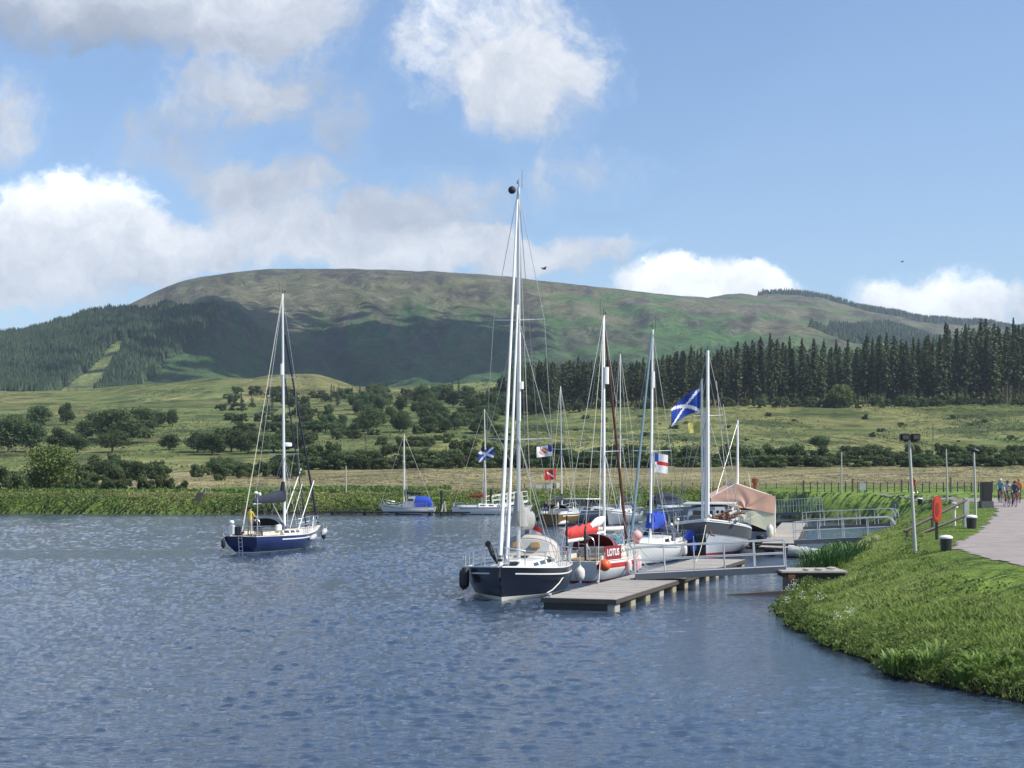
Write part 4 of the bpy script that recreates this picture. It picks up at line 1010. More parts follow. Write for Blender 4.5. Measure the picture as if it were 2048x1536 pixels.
# ---------------------------------------------------------------- people
SKIN = mat('skin', (.45, .25, .17), .55, var=.08); HAIRD = mat('dark hair', (.03, .02, .015), .8, var=.2)
def cloth(n, c): return mat(n, c, .9, var=.15, vs=8, bump=.3, bs=12)
def person(label, loc, face, J, top, legs, shoes=BLK, hair=HAIRD, hat=None, group=None, sleeve=True):
    """one continuous body grown from a joint skeleton J (x forward, y left, z up)"""
    t = thing('person', label, 'person', loc, R(90-face), group)
    bm = bmesh.new(); sk = bm.verts.layers.skin.verify(); B = []; V = {}
    def v(n, p, r):
        V[n] = bm.verts.new(p); V[n][sk].radius = (r, r) if not isinstance(r, tuple) else r; return V[n]
    def e(a, b, mi): bm.edges.new((V[a], V[b])); B.append((V[a].co.copy(), V[b].co.copy(), mi))
    v('pel', J['pel'], (.145, .115)); v('wa', J['wa'], (.135, .105)); v('ch', J['ch'], (.155, .12)); v('nk', J['nk'], .055); v('hd', J['hd'], (.075, .085)); v('tp', J['tp'], (.08, .09))
    e('pel', 'wa', 1); e('wa', 'ch', 1); e('ch', 'nk', 1); e('nk', 'hd', 0); e('hd', 'tp', 0)
    fw = Vector((.095, 0, 0)); v('ns', V['hd'].co.lerp(V['tp'].co, .25)+fw, .014); e('hd', 'ns', 0)
    for s in ('l', 'r'):
        v('sh'+s, J['sh'+s], .062); v('el'+s, J['el'+s], .045); v('wr'+s, J['wr'+s], .030); e('ch', 'sh'+s, 1); e('sh'+s, 'el'+s, 1); e('el'+s, 'wr'+s, 1 if sleeve else 0)
        d = (V['wr'+s].co-V['el'+s].co).normalized(); pm = V['wr'+s].co+d*.08; v('pm'+s, pm, (.036, .02)); e('wr'+s, 'pm'+s, 0)
        sd_ = Vector((0, 1, 0)) if abs(d.y) < .8 else Vector((1, 0, 0)); sd_ = (sd_-d*sd_.dot(d)).normalized()
        cu = d.cross(sd_)*(.02)
        for q, (o_, l_) in enumerate([(-.032, .070), (-.011, .082), (.011, .078), (.032, .062)]):
            n1 = 'f%s%d' % (s, q); v(n1, pm+sd_*o_+d*l_*.5, .009); v(n1+'t', pm+sd_*o_+d*l_+cu, .008); e('pm'+s, n1, 0); e(n1, n1+'t', 0)
        v('th'+s, V['wr'+s].co+d*.05+sd_*-.055, .010); e('wr'+s, 'th'+s, 0)
        v('hp'+s, J['hp'+s], .088); v('kn'+s, J['kn'+s], .060); v('an'+s, J['an'+s], .040); v('to'+s, J['to'+s], .035)
        e('pel', 'hp'+s, 2); e('hp'+s, 'kn'+s, 2); e('kn'+s, 'an'+s, 2); e('an'+s, 'to'+s, 3)
    for x_ in bm.verts: x_[sk].use_root = False
    V['pel'][sk].use_root = True
    me = bpy.data.meshes.new('body'); bm.to_mesh(me); bm.free(); tmp = bpy.data.objects.new('body', me); COL.objects.link(tmp)
    md = tmp.modifiers.new('s', 'SKIN'); md.use_smooth_shade = True; tmp.modifiers.new('u', 'SUBSURF').levels = 1
    dg = bpy.context.evaluated_depsgraph_get(); dg.update(); me2 = bpy.data.meshes.new_from_object(tmp.evaluated_get(dg)); bpy.data.objects.remove(tmp)
    me2.materials.clear()
    for m_ in (SKIN, top, legs, shoes): me2.materials.append(m_)
    for f in me2.polygons:
        c = f.center; best = min(B, key=lambda b: (c-b[0]-(b[1]-b[0])*max(0, min(1, (c-b[0]).dot(b[1]-b[0])/max(1e-6, (b[1]-b[0]).length_squared)))).length); f.material_index = best[2]; f.use_smooth = True
    o = obj('body', me2, t); h = MB(); c = V_mid = (Vector(J['hd'])+Vector(J['tp']))/2
    h.ell(c+Vector((-.015, 0, .045)), (.112, .092, .09), 0, 12, 7)
    if hat: h.ell(c+Vector((-.01, 0, .055)), (.135, .105, .095), 0, 12, 7); h.build('helmet', hat, t)
    else: h.build('hair', hair, t)
    return t
def pose_stand(a=0., armf=.25, armz=-.2, lean=0.):
    J = dict(pel=(0, 0, .95), wa=(lean*.3, 0, 1.12), ch=(lean*.7, 0, 1.33), nk=(lean, 0, 1.50), hd=(lean+.02, 0, 1.58), tp=(lean+.02, 0, 1.68))
    for s, g in (('l', 1), ('r', -1)):
        J['sh'+s] = (lean*.85, .18*g, 1.41); J['el'+s] = (lean+armf*.4, .25*g, 1.15); J['wr'+s] = (lean+armf+.12, .20*g, 1.15+armz)
        J['hp'+s] = (0, .09*g, .88); J['kn'+s] = (.05+a*g, .10*g, .48); J['an'+s] = (-.03+a*g*1.4, .11*g, .08); J['to'+s] = (.12+a*g*1.4, .12*g, .035)
    return J
def pose_sit(lean=.05):
    J = dict(pel=(0, 0, .12), wa=(lean*.3, 0, .30), ch=(lean*.8, 0, .52), nk=(lean, 0, .69), hd=(lean+.03, 0, .77), tp=(lean+.03, 0, .87))
    for s, g in (('l', 1), ('r', -1)):
        J['sh'+s] = (lean, .18*g, .60); J['el'+s] = (lean+.12, .24*g, .34); J['wr'+s] = (.36, .16*g, .28)
        J['hp'+s] = (.05, .10*g, .10); J['kn'+s] = (.46, .12*g, .10); J['an'+s] = (.48, .12*g, -.32); J['to'+s] = (.62, .13*g, -.36)
    return J
def pose_ride(k=0.):
    J = dict(pel=(-.16, 0, .98), wa=(-.06, 0, 1.13), ch=(.12, 0, 1.31), nk=(.25, 0, 1.43), hd=(.31, 0, 1.49), tp=(.33, 0, 1.59))
    for s, g in (('l', 1), ('r', -1)):
        J['sh'+s] = (.18, .18*g, 1.36); J['el'+s] = (.34, .24*g, 1.16); J['wr'+s] = (.46, .22*g, 1.02)
        J['hp'+s] = (-.12, .09*g, .92); kk = k if g > 0 else -k
        J['kn'+s] = (.20, .11*g, .66+kk*.12); J['an'+s] = (.04+kk*.05, .11*g, .32+kk*.15); J['to'+s] = (.18+kk*.05, .12*g, .27+kk*.15)
    return J
# ================================================================ THE BOATS
def wp(t, p): return Matrix.LocRotScale(t.location, t.rotation_euler, t.scale) @ Vector(p)
STRP = mat('pale stripe', (.72, .72, .70), .4, var=.05)
# ---- blue yacht under way
def blue_yacht():
    loc = Vector((X(489, 91.5), 91.5, 0)); h = 19
    t = thing('sailing_yacht', 'dark blue yacht under way on open water with crew at the stern', 'yacht', loc, R(90-h))
    L, B = 9.3, 3.3
    e = hull(t, L, B, 1.05, 1.0, 1.35, (DKBLUE, STRP, STRP, BLK), tw=.66, rb=1.0, rs=.55, boot=.10, stripe=(.24, .17), stripe_x=(.22, .95), deck=CREAM, rail=CREAM)
    coachroof(t, 3.2, 6.6, 1.02, .62, 1.0, .42, .30, CREAM, [(.06, .3, .35, .8), (.36, .58, .35, .8), (.64, .84, .35, .78)], noseslope=.6)
    cockpit(t, .5, 2.9, .85, 1.05, CREAM)
    sprayhood(t, 2.7, 3.9, .98, 1.42, .66, NAVYC)
    zt = 16.4; mast(t, 5.2, 1.35, zt, .085, WMAST, [(6.1, 1.05), (11.0, .85)], lean=.28)
    boom(t, 5.1, 3.15, 4.0, 3.0); cover(t, (1.1, 0, 3.05), (5.05, 0, 3.15), .17, .36, NAVYC, 1.2)
    kick = MB(); kick.cyl((5.1, 0, 1.6), (3.6, 0, 3.0), .03, .03, 6); kick.build('kicker', ALU, t)
    furled(t, (L+.6, 0, 1.75), (5.25, 0, zt-2.6), .08, .05, NAVYC)
    furled(t, (8.2, 0, 1.6), (5.15, 0, zt-5.0), .055, .04, NAVYC, 'furled_staysail')
    bs = MB(); bs.tube([(-.3, 0, 1.35), (1.2, 0, 5.5), (4.9, 0, zt-.1)], [.045, .02, .02], 5); bs.build('backstay', WIREL, t)
    sh = []
    for g in (1, -1):
        sh += [((5.0, 1.45*g, 1.05), (5.1, 1.05*g, 6.1)), ((5.1, 1.05*g, 6.1), (5.0, .85*g, 11)), ((5.0, .85*g, 11), (4.92, 0, zt)), ((4.4, 1.4*g, 1.05), (5.1, 0, 6.1)), ((5.6, 1.35*g, 1.05), (5.1, 0, 6.1))]
    sh += [((1.3, 0, 3.2), (4.93, 0, zt-.2)), ((5.4, .3, 1.4), (6.9, .2, 6.1)), ((5.4, -.3, 1.4), (7.3, -.2, 4.2))]
    stays(t, sh, .012); stays(t, [((5.35, .12, 1.4), (5.0, .1, 12)), ((5.4, -.15, 1.4), (5.0, -.05, 9))], .012, WIREL, 'halyards')
    pole = MB(); pole.tube([(5.4, .35, 1.45), (8.6, .55, 5.2)], .035, 6); pole.build('whisker_pole', WMAST, t)
    pole = MB(); pole.tube([(6.2, -.5, 1.3), (9.2, -.1, 4.4)], .03, 6); pole.build('boat_hook', WMAST, t)
    rails(t, e, [1.0, 2.4, 3.9, 5.4, 6.9, 8.3], .62, .016, bow=(9.4, .05), stern=-.35)
    r_ = MB(); r_.lathe([(.04, -.14), (.30, -.12), (.33, 0), (.30, .11), (.05, .14)], (5.55, 0, 6.75)); r_.build('radar_dome', WHT, t)
    r_ = MB(); r_.tube([(4.9, .02, 11.2), (4.9, .02, 11.9)], .12, 8); r_.build('radar_reflector', WHT, t)
    r_ = MB(); r_.cyl((-.2, -1.0, 1.05), (-.2, -1.0, 3.6), .025, .025, 6); r_.build('aerial_pole', ALU, t)
    r_ = MB(); r_.ell((-.2, -.9, 3.7), (.14, .14, .10)); r_.ell((-.2, -1.15, 3.62), (.1, .1, .12)); r_.build('antenna_dome', WHT, t)
    r_ = MB(); r_.box(-.42, -.14, .52, .9, 1.15, 1.75, b=.05); r_.ell((-.28, .72, 1.9), (.17, .17, .14)); r_.build('outboard_engine', [WHT], t)
    r_ = MB(); r_.tube([(-.55, -.12, 1.15), (-.42, -.12, .0)], .02, 5); r_.tube([(-.55, .12, 1.15), (-.42, .12, .0)], .02, 5)
    for z in (.2, .45, .7, .95): r_.tube([(-.5+.0, -.12, z), (-.5, .12, z)], .018, 5)
    r_.build('stern_ladder', STEEL, t)
    r_ = MB(); r_.box(-.3, .35, .2, .8, 1.1, 1.7, b=.08); r_.build('stowed_bag', NAVYC, t)
    r_ = MB(); r_.box(3.1, 3.35, .95, 1.2, 1.4, 1.85, b=.05); r_.box(2.2, 2.8, -1.1, -.9, 1.3, 1.7, b=.05); r_.build('stowed_cushions', WHT, t)
    yel = cloth('yellow jacket', (.62, .50, .08)); drk = cloth('dark jacket', (.03, .035, .05)); tan = cloth('sand trousers', (.42, .38, .30))
    person('person in a yellow jacket standing at the stern of the blue yacht', wp(t, (.9, .15, 1.08)), 30, pose_stand(.0, .3, -.05, .05), yel, tan)
    person('person in dark clothes sitting at the stern rail of the blue yacht', wp(t, (.2, -.55, 1.30)), 60, pose_sit(), drk, drk)
    g = None
    fender(wp(t, (5.9, -1.68, .78)), .75, .17, mat('grey fender', (.42, .42, .42), .5, var=.15), 'long grey fender hanging amidships on the blue yacht', rope=.3, lie=(0, R(75), R(90-h)))
    fender(wp(t, (9.2, -.85, 1.0)), .6, .19, mat('grey fender', (.42, .42, .42)), 'grey fender hanging at the bow of the blue yacht', rope=.3, lie=(0, R(60), R(90-h)))
    fender(wp(t, (-.55, 1.15, .62)), .55, .13, BLK, 'black fender hanging off the stern of the blue yacht', rope=.35)
    fender(wp(t, (10.3, -.28, .72)), .5, .15, NAVYC, 'navy fender under the bow of the blue yacht', rope=.6)
blue_yacht()

# ---- slate yacht, nearest, bow towards us
def slate_yacht():
    h = 190; bow = Vector((X(1003, 57.2), 57.2, 0)); L, B = 11.2, 3.95
    hd = Vector((math.sin(R(h)), math.cos(R(h)), 0)); loc = bow-hd*L*.8
    t = thing('sailing_yacht', 'slate grey yacht with the tallest mast, moored bow forward at the near pontoon end', 'yacht', loc, R(90-h)); t.scale = (.8, 1, 1)
    e = hull(t, L, B, 1.05, 1.08, 1.32, (NAVYGR, STRP, CREAM, BLK), tw=.7, rb=.55, rs=-.3, boot=.16, full=5.0, bv=.6, p=3.2, stripe=(.27, .215), stripe_x=(.08, .95), deck=WHT, rail=WHT)
    coachroof(t, 3.4, 7.6, 1.15, .7, 1.06, .42, .30, WHT, [(.05, .32, .3, .78), (.38, .62, .3, .78), (.68, .88, .3, .75)], noseslope=.9)
    cockpit(t, .4, 3.3, 1.0, 1.08)
    sprayhood(t, 2.7, 4.3, 1.28, 1.35, .92, mat('beige canvas', (.42, .38, .33), .9, var=.12, vs=5))
    zt = 16.5; mast(t, 6.4, 1.4, zt, .08, ALU, [(6.25, 1.35), (11.1, 1.05)], gear=True, sweep=.25)
    g = MB(); g.ell((6.75, -.22, zt-.15), (.16, .16, .16)); g.build('anchor_ball', BLK, t)
    g = MB(); g.tube([(6.5, .05, 7.0), (6.5, .05, 10.6)], .06, 7); g.tube([(6.5, .1, 8.3), (6.5, .1, 8.6)], .12, 7); g.build('radar_reflector', WMAST, t)
    boom(t, 6.4, 2.75, 4.3, 2.65); cover(t, (2.3, 0, 2.6), (6.35, 0, 2.75), .30, .46, GREYC, 1.35, lumps=.14)
    furled(t, (L+.32, 0, 1.75), (6.75, 0, zt-.55), .078, .04, SAIL); furled(t, (9.7, 0, 1.55), (6.68, 0, zt-4.8), .07, .04, SAIL, 'furled_staysail')
    sh = []
    for g in (1, -1):
        sh += [((6.1, 1.62*g, 1.1), (6.3, 1.35*g, 6.25)), ((6.3, 1.35*g, 6.25), (6.3, 1.05*g, 11.1)), ((6.3, 1.05*g, 11.1), (6.5, 0, zt-.1)), ((5.7, 1.55*g, 1.1), (6.5, 0, 6.3)), ((6.9, 1.5*g, 1.1), (6.5, 0, 6.3)), ((6.35, 1.3*g, 6.3), (6.5, 0, 11.2)),
               ((.2, 1.0*g, 1.1), (2.2, .3*g, 6)), ((2.2, .3*g, 6), (6.45, 0, zt))]
    stays(t, sh, .013); stays(t, [((6.62, .1, 1.5), (6.62, .05, 15)), ((2.3, 0, 2.8), (6.45, 0, zt-.3)), ((8.6, -.4, 1.4), (6.6, -.1, 7)), ((3.6, .1, 2.7), (6.4, .06, 4.2))], .012, WIREL, 'halyards')
    rails(t, e, [1.2, 2.8, 4.4, 6.0, 7.6, 9.2, 10.3], .62, .018, bow=(11.15, .08), stern=.15)
    a = MB(); a.tube([(L+.1, -.15, 1.45), (L+.2, -.30, 1.75), (L+.05, -.42, 2.0), (L-.1, -.5, 2.25)], [.05, .08, .1, .05], 8); a.box(L-.1, L+.15, -.62, -.42, 2.05, 2.3, b=.05); a.tube([(L-.1, .1, 1.38), (L+.75, .05, 1.30), (L+.78, .0, .95)], [.03, .04, .07], 6); a.build('anchor', BLK, t)
    a = MB(); a.lathe([(.11, 0), (.13, .05), (.10, .2), (.04, .3)], (9.9, 0, 1.35)); a.build('windlass', STEEL, t)
    a = MB(); a.box(5.2, 5.8, -.3, .3, 1.42, 1.5, b=.02); a.box(7.7, 8.2, -.25, .25, 1.28, 1.36, b=.02); a.build('hatch', GLASS, t)
    a = MB(); a.box(3.5, 4.2, -.6, -.2, 1.75, 2.05, b=.05); a.box(3.6, 4.3, .2, .6, 1.75, 2.0, b=.05); a.build('stowed_gear', mat('tan gear', (.40, .27, .13), .8, var=.4, vs=9), t)
    fender(wp(t, (9.3, -1.72, .75)), .78, .155, BLK, 'black fender hanging nearer the bow on the free side of the slate yacht', rope=.5)
    fender(wp(t, (8.8, -1.9, .70)), .78, .155, BLK, 'black fender hanging just aft of its twin on the slate yacht', rope=.5)
    fender(wp(t, (2.6, 2.12, .62)), .62, .21, FEND, 'fat white fender between the slate yacht and the pontoon', rope=.45)
    w = MB(); a_ = wp(t, (4.2, 1.85, 1.1)); b_ = Vector((X(1094, 55.2), 55.2, .47)); m_ = (a_+b_)/2-Vector((0, 0, .22)); w.tube([a_, a_.lerp(m_, .5)-Vector((0, 0, .08)), m_, b_.lerp(m_, .45)-Vector((0, 0, .05)), b_], .024, 6); prop(w.build('mooring_rope', WIREL, None), 'white mooring rope from the slate yacht to the pontoon', 'rope')
    person('person in a grey jacket and dark trousers standing at the stern of the slate yacht', wp(t, (1.0, -.25, 1.05)), 250, pose_stand(.0, .2, -.15, .05), cloth('grey jacket', (.20, .21, .23)), cloth('dark trousers', (.025, .028, .035)))
    s = thing('ensign_staff', 'short staff carrying the red and white flag at the stern of the slate yacht', 'flagpole', wp(t, (.1, -.5, 1.05))); q = MB(); q.cyl((0, 0, 0), (.10, 0, 1.9), .022, .015, 6); q.build('pole', TEAK, s)
    flag('flag', 'red and white flag drooping from the staff at the stern of the slate yacht', wp(t, (.05, -.55, 2.9)), .75, .95, (.8, -.3), lambda u, v: 0 if v+u*.35 < .52 else 1, [F_RED, F_WHT], droop=.7)
    flag('flag', 'small saltire flag under the lower spreader of the slate yacht', wp(t, (6.25, -1.05, 5.95)), .62, .42, (-1, .1), saltire, [F_BLUE, F_WHT], droop=.35)
    flag('flag', 'faded white and blue flag with orange, under the spreader of the slate yacht', wp(t, (6.25, 1.35, 6.02)), .62, .44, (-1, .1), lambda u, v: 2 if (u-.52)**2/.10+(v-.5)**2/.09 < 1 and (int(u*9)+int(v*7)) % 3 else (0 if u < .28 and v < .6 else 1), [F_BLUE, F_WHT, F_ORG], droop=.12)
    flag('flag', 'small red flag with white, lowest in the rigging of the slate yacht', wp(t, (6.15, 1.50, 5.05)), .45, .42, (-1, .1), lambda u, v: 1 if abs((u-.5)*.8+(v-.5)) < .09 and .2 < u < .8 else 0, [F_RED, F_WHT], droop=.1)
slate_yacht()

def letters(txt, size, mt, parent, loc, rot, name='lettering', ext=.004):
    cu = bpy.data.curves.new('t', 'FONT'); cu.body = txt; cu.size = size; cu.extrude = ext; cu.align_x = 'CENTER'; cu.align_y = 'CENTER'; cu.offset = size*.022
    tmp = bpy.data.objects.new('t', cu); COL.objects.link(tmp); dg = bpy.context.evaluated_depsgraph_get(); dg.update()
    me = bpy.data.meshes.new_from_object(tmp.evaluated_get(dg)); bpy.data.objects.remove(tmp); me.materials.clear(); me.materials.append(mt)
    o = obj(name, me, parent, loc); o.rotation_euler = rot; return o
# ---- cream and red ketch with the maroon dodger
def dodger_yacht():
    loc = Vector((X(1160, 67.0), 67.0, 0)); h = 18; L, B = 8.4, 2.8
    t = thing('sailing_yacht', 'cream and red yacht with a maroon side cloth, second boat along the pontoon', 'yacht', loc, R(90-h))
    e = hull(t, L, B, .95, .92, 1.35, (WHT, REDP, REDP, ANTIF), tw=.6, rb=.7, rs=.35, boot=.08, stripe=(.34, .12), stripe_x=(0, 1), deck=CREAM, rail=CREAM)
    coachroof(t, 2.9, 6.2, .98, .6, .98, .52, .36, CREAM, [(.08, .26, .35, .75), (.4, .55, .35, .75), (.66, .78, .35, .72)], noseslope=.4)
    cockpit(t, .4, 2.7, .85, .95, CREAM)
    sprayhood(t, 2.3, 3.6, .98, 1.35, .72, MAROON, GLASS)
    zt = 12.35; mast(t, 4.3, 1.3, zt, .075, WMAST, [(5.9, .95)], lean=.1)
    r_ = MB(); r_.tube([(4.15, -.14, 9.1), (4.15, -.14, 9.9)], .13, 8); r_.build('radar_reflector', WHT, t)
    bb = MB(); bb.tube([(4.2, 0, 2.1), (1.0, .95, 1.95)], .055, 8); bb.build('boom', WMAST, t); cover(t, (1.0, .95, 1.95), (3.5, .2, 2.1), .22, .26, REDC, 0, lumps=.12); 
    r_ = MB(); r_.tube([(4.2, .02, 2.75), (3.6, .1, 2.62), (2.9, .3, 2.4)], [.12, .22, .10], 8); r_.tube([(1.0, .93, 1.78), (2.4, .5, 1.85), (3.9, .1, 1.98)], [.07, .09, .07], 7); r_.build('stowed_sail', SAIL, t)
    furled(t, (L+.4, 0, 1.6), (4.35, 0, zt-.5), .085, .045, BRNC)
    sh = []
    for g in (1, -1):
        sh += [((4.1, 1.35*g, 1.0), (4.25, .95*g, 5.9)), ((4.25, .95*g, 5.9), (4.2, 0, zt)), ((3.6, 1.3*g, 1.0), (4.25, 0, 6)), ((4.8, 1.3*g, 1.0), (4.25, 0, 6)), ((-.2, .9*g, 1.0), (4.2, 0, zt))]
    stays(t, sh, .012); stays(t, [((4.4, .2, 1.3), (4.3, .1, 11)), ((1.0, .0, 2.6), (4.2, 0, zt-.3)), ((8.2, .2, 1.4), (5.2, .1, 3))], .012, WIREL, 'halyards')
    rails(t, e, [.8, 2.2, 3.6, 5.0, 6.4, 7.6], .62, .016, bow=(8.5, .05), stern=-.2)
    # maroon cloth laced to the guard rail, lettered on both sides
    for g in (-1, 1):
        d = MB(); x0, x1 = .7, 2.55; ea, za = e(x0); eb, zb = e(x1); o_ = .03*g
        q = [(x0, ea*g-.06*g+o_, za+.03), (x1, eb*g-.06*g+o_, zb+.03), (x1, eb*g-.06*g+o_, zb+.66), (x0, ea*g-.06*g+o_, za+.66)]
        d.add([(a, b, c) for a, b, c in q]+[(a, b-.02*g, c) for a, b, c in q], [(0, 1, 2, 3), (7, 6, 5, 4), (0, 4, 5, 1), (2, 6, 7, 3), (1, 5, 6, 2), (0, 3, 7, 4)]); dd = d.build('side_cloth', MAROON, t, smooth=False)
        ang = math.atan2((eb-ea)*g, x1-x0)
        letters('LOTUS', .44, F_WHT, dd, ((x0+x1)/2, (ea+eb)/2*g-.06*g+o_+.010*g, (za+zb)/2+.35), (R(90), 0, ang if g < 0 else ang+math.pi))
    r_ = MB(); r_.box(4.6, 5.5, -.5, .1, 1.48, 1.8, b=.06); r_.build('deck_cover', TEALC, t)
    r_ = MB(); r_.tube([(-.35, -.35, 1.0), (-.45, -.35, 2.3), (.2, -.2, 2.5)], .05, 6); r_.tube([(-.35, .5, 1.0), (-.4, .5, 3.0)], .04, 6); r_.build('stern_gantry', BLK, t)
    G_ = 'pink fenders along the cream and red yacht'
    for i, (x, z) in enumerate([(3.2, .52), (4.6, .55), (5.7, .58), (6.5, .62)]):
        hb, _ = e(x); fender(wp(t, (x, -hb-.10, z)), .72, .14, PINKF if i % 2 else mat('pale pink fender', (.72, .54, .52), .6, var=.15, dirt=.2), ['pale pink fender hanging nearest the side cloth', 'pink fender second from the side cloth', 'pale pink fender third from the side cloth', 'pink fender hanging nearest the bow of the cream and red yacht'][i], G_, rope=.4)
    fender(wp(t, (6.8, -1.0, 1.85)), .44, .26, PINKF, 'round faded pink buoy on the bow rail of the cream and red yacht', rope=.1, name='buoy'); 
    fender(wp(t, (-.05, -1.15, .80)), .5, .27, ORNG, 'round orange buoy hanging at the stern of the cream and red yacht', rope=.3, name='buoy')
    fender(wp(t, (7.3, -.85, 1.6)), .4, .2, PINKF, 'smaller pink buoy on the bow rail beside the round one', rope=.1, name='buoy')
dodger_yacht()

# ---- white yacht with the blue sail cover
def white_yacht():
    h = 199; bow = Vector((X(1268, 79.2), 79.2, 0)); L, B = 8.6, 2.9; hd = Vector((math.sin(R(h)), math.cos(R(h)), 0)); loc = bow-hd*L
    t = thing('sailing_yacht', 'white yacht with a bright blue sail cover, third boat along the pontoon', 'yacht', loc, R(90-h))
    e = hull(t, L, B, 1.0, .98, 1.25, (WHT, DKBLUE, DKBLUE, BLK), tw=.7, rb=.8, rs=.2, boot=.08, stripe=(.2, .16), deck=WHT, rail=WHT)
    coachroof(t, 2.6, 6.0, 1.0, .62, .98, .50, .34, WHT, [(.06, .3, .3, .75), (.38, .6, .3, .75)], noseslope=.7)
    cockpit(t, .3, 2.4, .85, 1.0); sprayhood(t, 2.2, 3.4, .95, 1.32, .55, NAVYC, GLASS)
    zt = 12.85; mast(t, 5.0, 1.3, zt, .07, WMAST, [(6.1, 1.1)], lean=.55, sweep=.2)
    r_ = MB(); r_.tube([(4.85, .1, 9.6), (4.82, .1, 10.5)], .11, 8); r_.build('radar_reflector', WHT, t)
    boom(t, 4.95, 1.95, 3.0, 2.05); cover(t, (2.0, 0, 1.95), (4.9, 0, 1.9), .34, .44, BLUEC, .8, lumps=.2)
    furled(t, (L+.6, 0, 1.5), (4.6, 0, zt-.2), .085, .05, mat('teal edged sail', (.12, .20, .24), .8, var=.2))
    sh = []
    for g in (1, -1): sh += [((4.7, 1.3*g, 1.0), (4.75, 1.1*g, 6.1)), ((4.75, 1.1*g, 6.1), (4.5, 0, zt)), ((4.2, 1.25*g, 1.0), (4.8, 0, 6.2)), ((5.4, 1.2*g, 1.0), (4.8, 0, 6.2)), ((-.1, .8*g, 1.0), (4.45, 0, zt))]
    stays(t, sh, .012); stays(t, [((5.2, .2, 1.3), (4.7, .1, 11)), ((2.0, 0, 3.0), (4.5, 0, zt-.3)), ((2.0, 0, 2.9), (1.6, .3, 1.4))], .012, WIREL, 'halyards')
    rails(t, e, [.9, 2.3, 3.7, 5.1, 6.5, 7.6], .6, .015, bow=(8.5, .05), stern=.05)
    r_ = MB(); r_.tube([(.3, 1.25, 1.25), (.9, 1.3, 1.35)], [.3, .3], 10); r_.build('rolled_dinghy', BLUEC, t)
    r_ = MB(); r_.tube([(.0, .4, 1.0), (-.1, .4, 2.2)], .03, 6); r_.ell((-.1, .4, 2.2), (.1, .1, .08)); r_.build('horn_buoy_light', WHT, t)
    fender(wp(t, (1.2, 1.6, .7)), .6, .16, BLUEC, 'blue fender at the stern quarter of the white yacht', rope=.3)
    fender(wp(t, (3.5, 1.6, .6)), .6, .14, FEND, 'white fender on the pontoon side of the white yacht', rope=.35)
    flag('flag', 'white ensign with a red band flying under the spreader of the white yacht', wp(t, (4.6, .15, 6.0)), .75, 1.05, (1, .05), lambda u, v: 0 if (.40 < v < .62 and u > .15) else (2 if (u < .3 and v < .45) else 1), [F_RED, F_WHT, F_BLUE], droop=.15)
white_yacht()

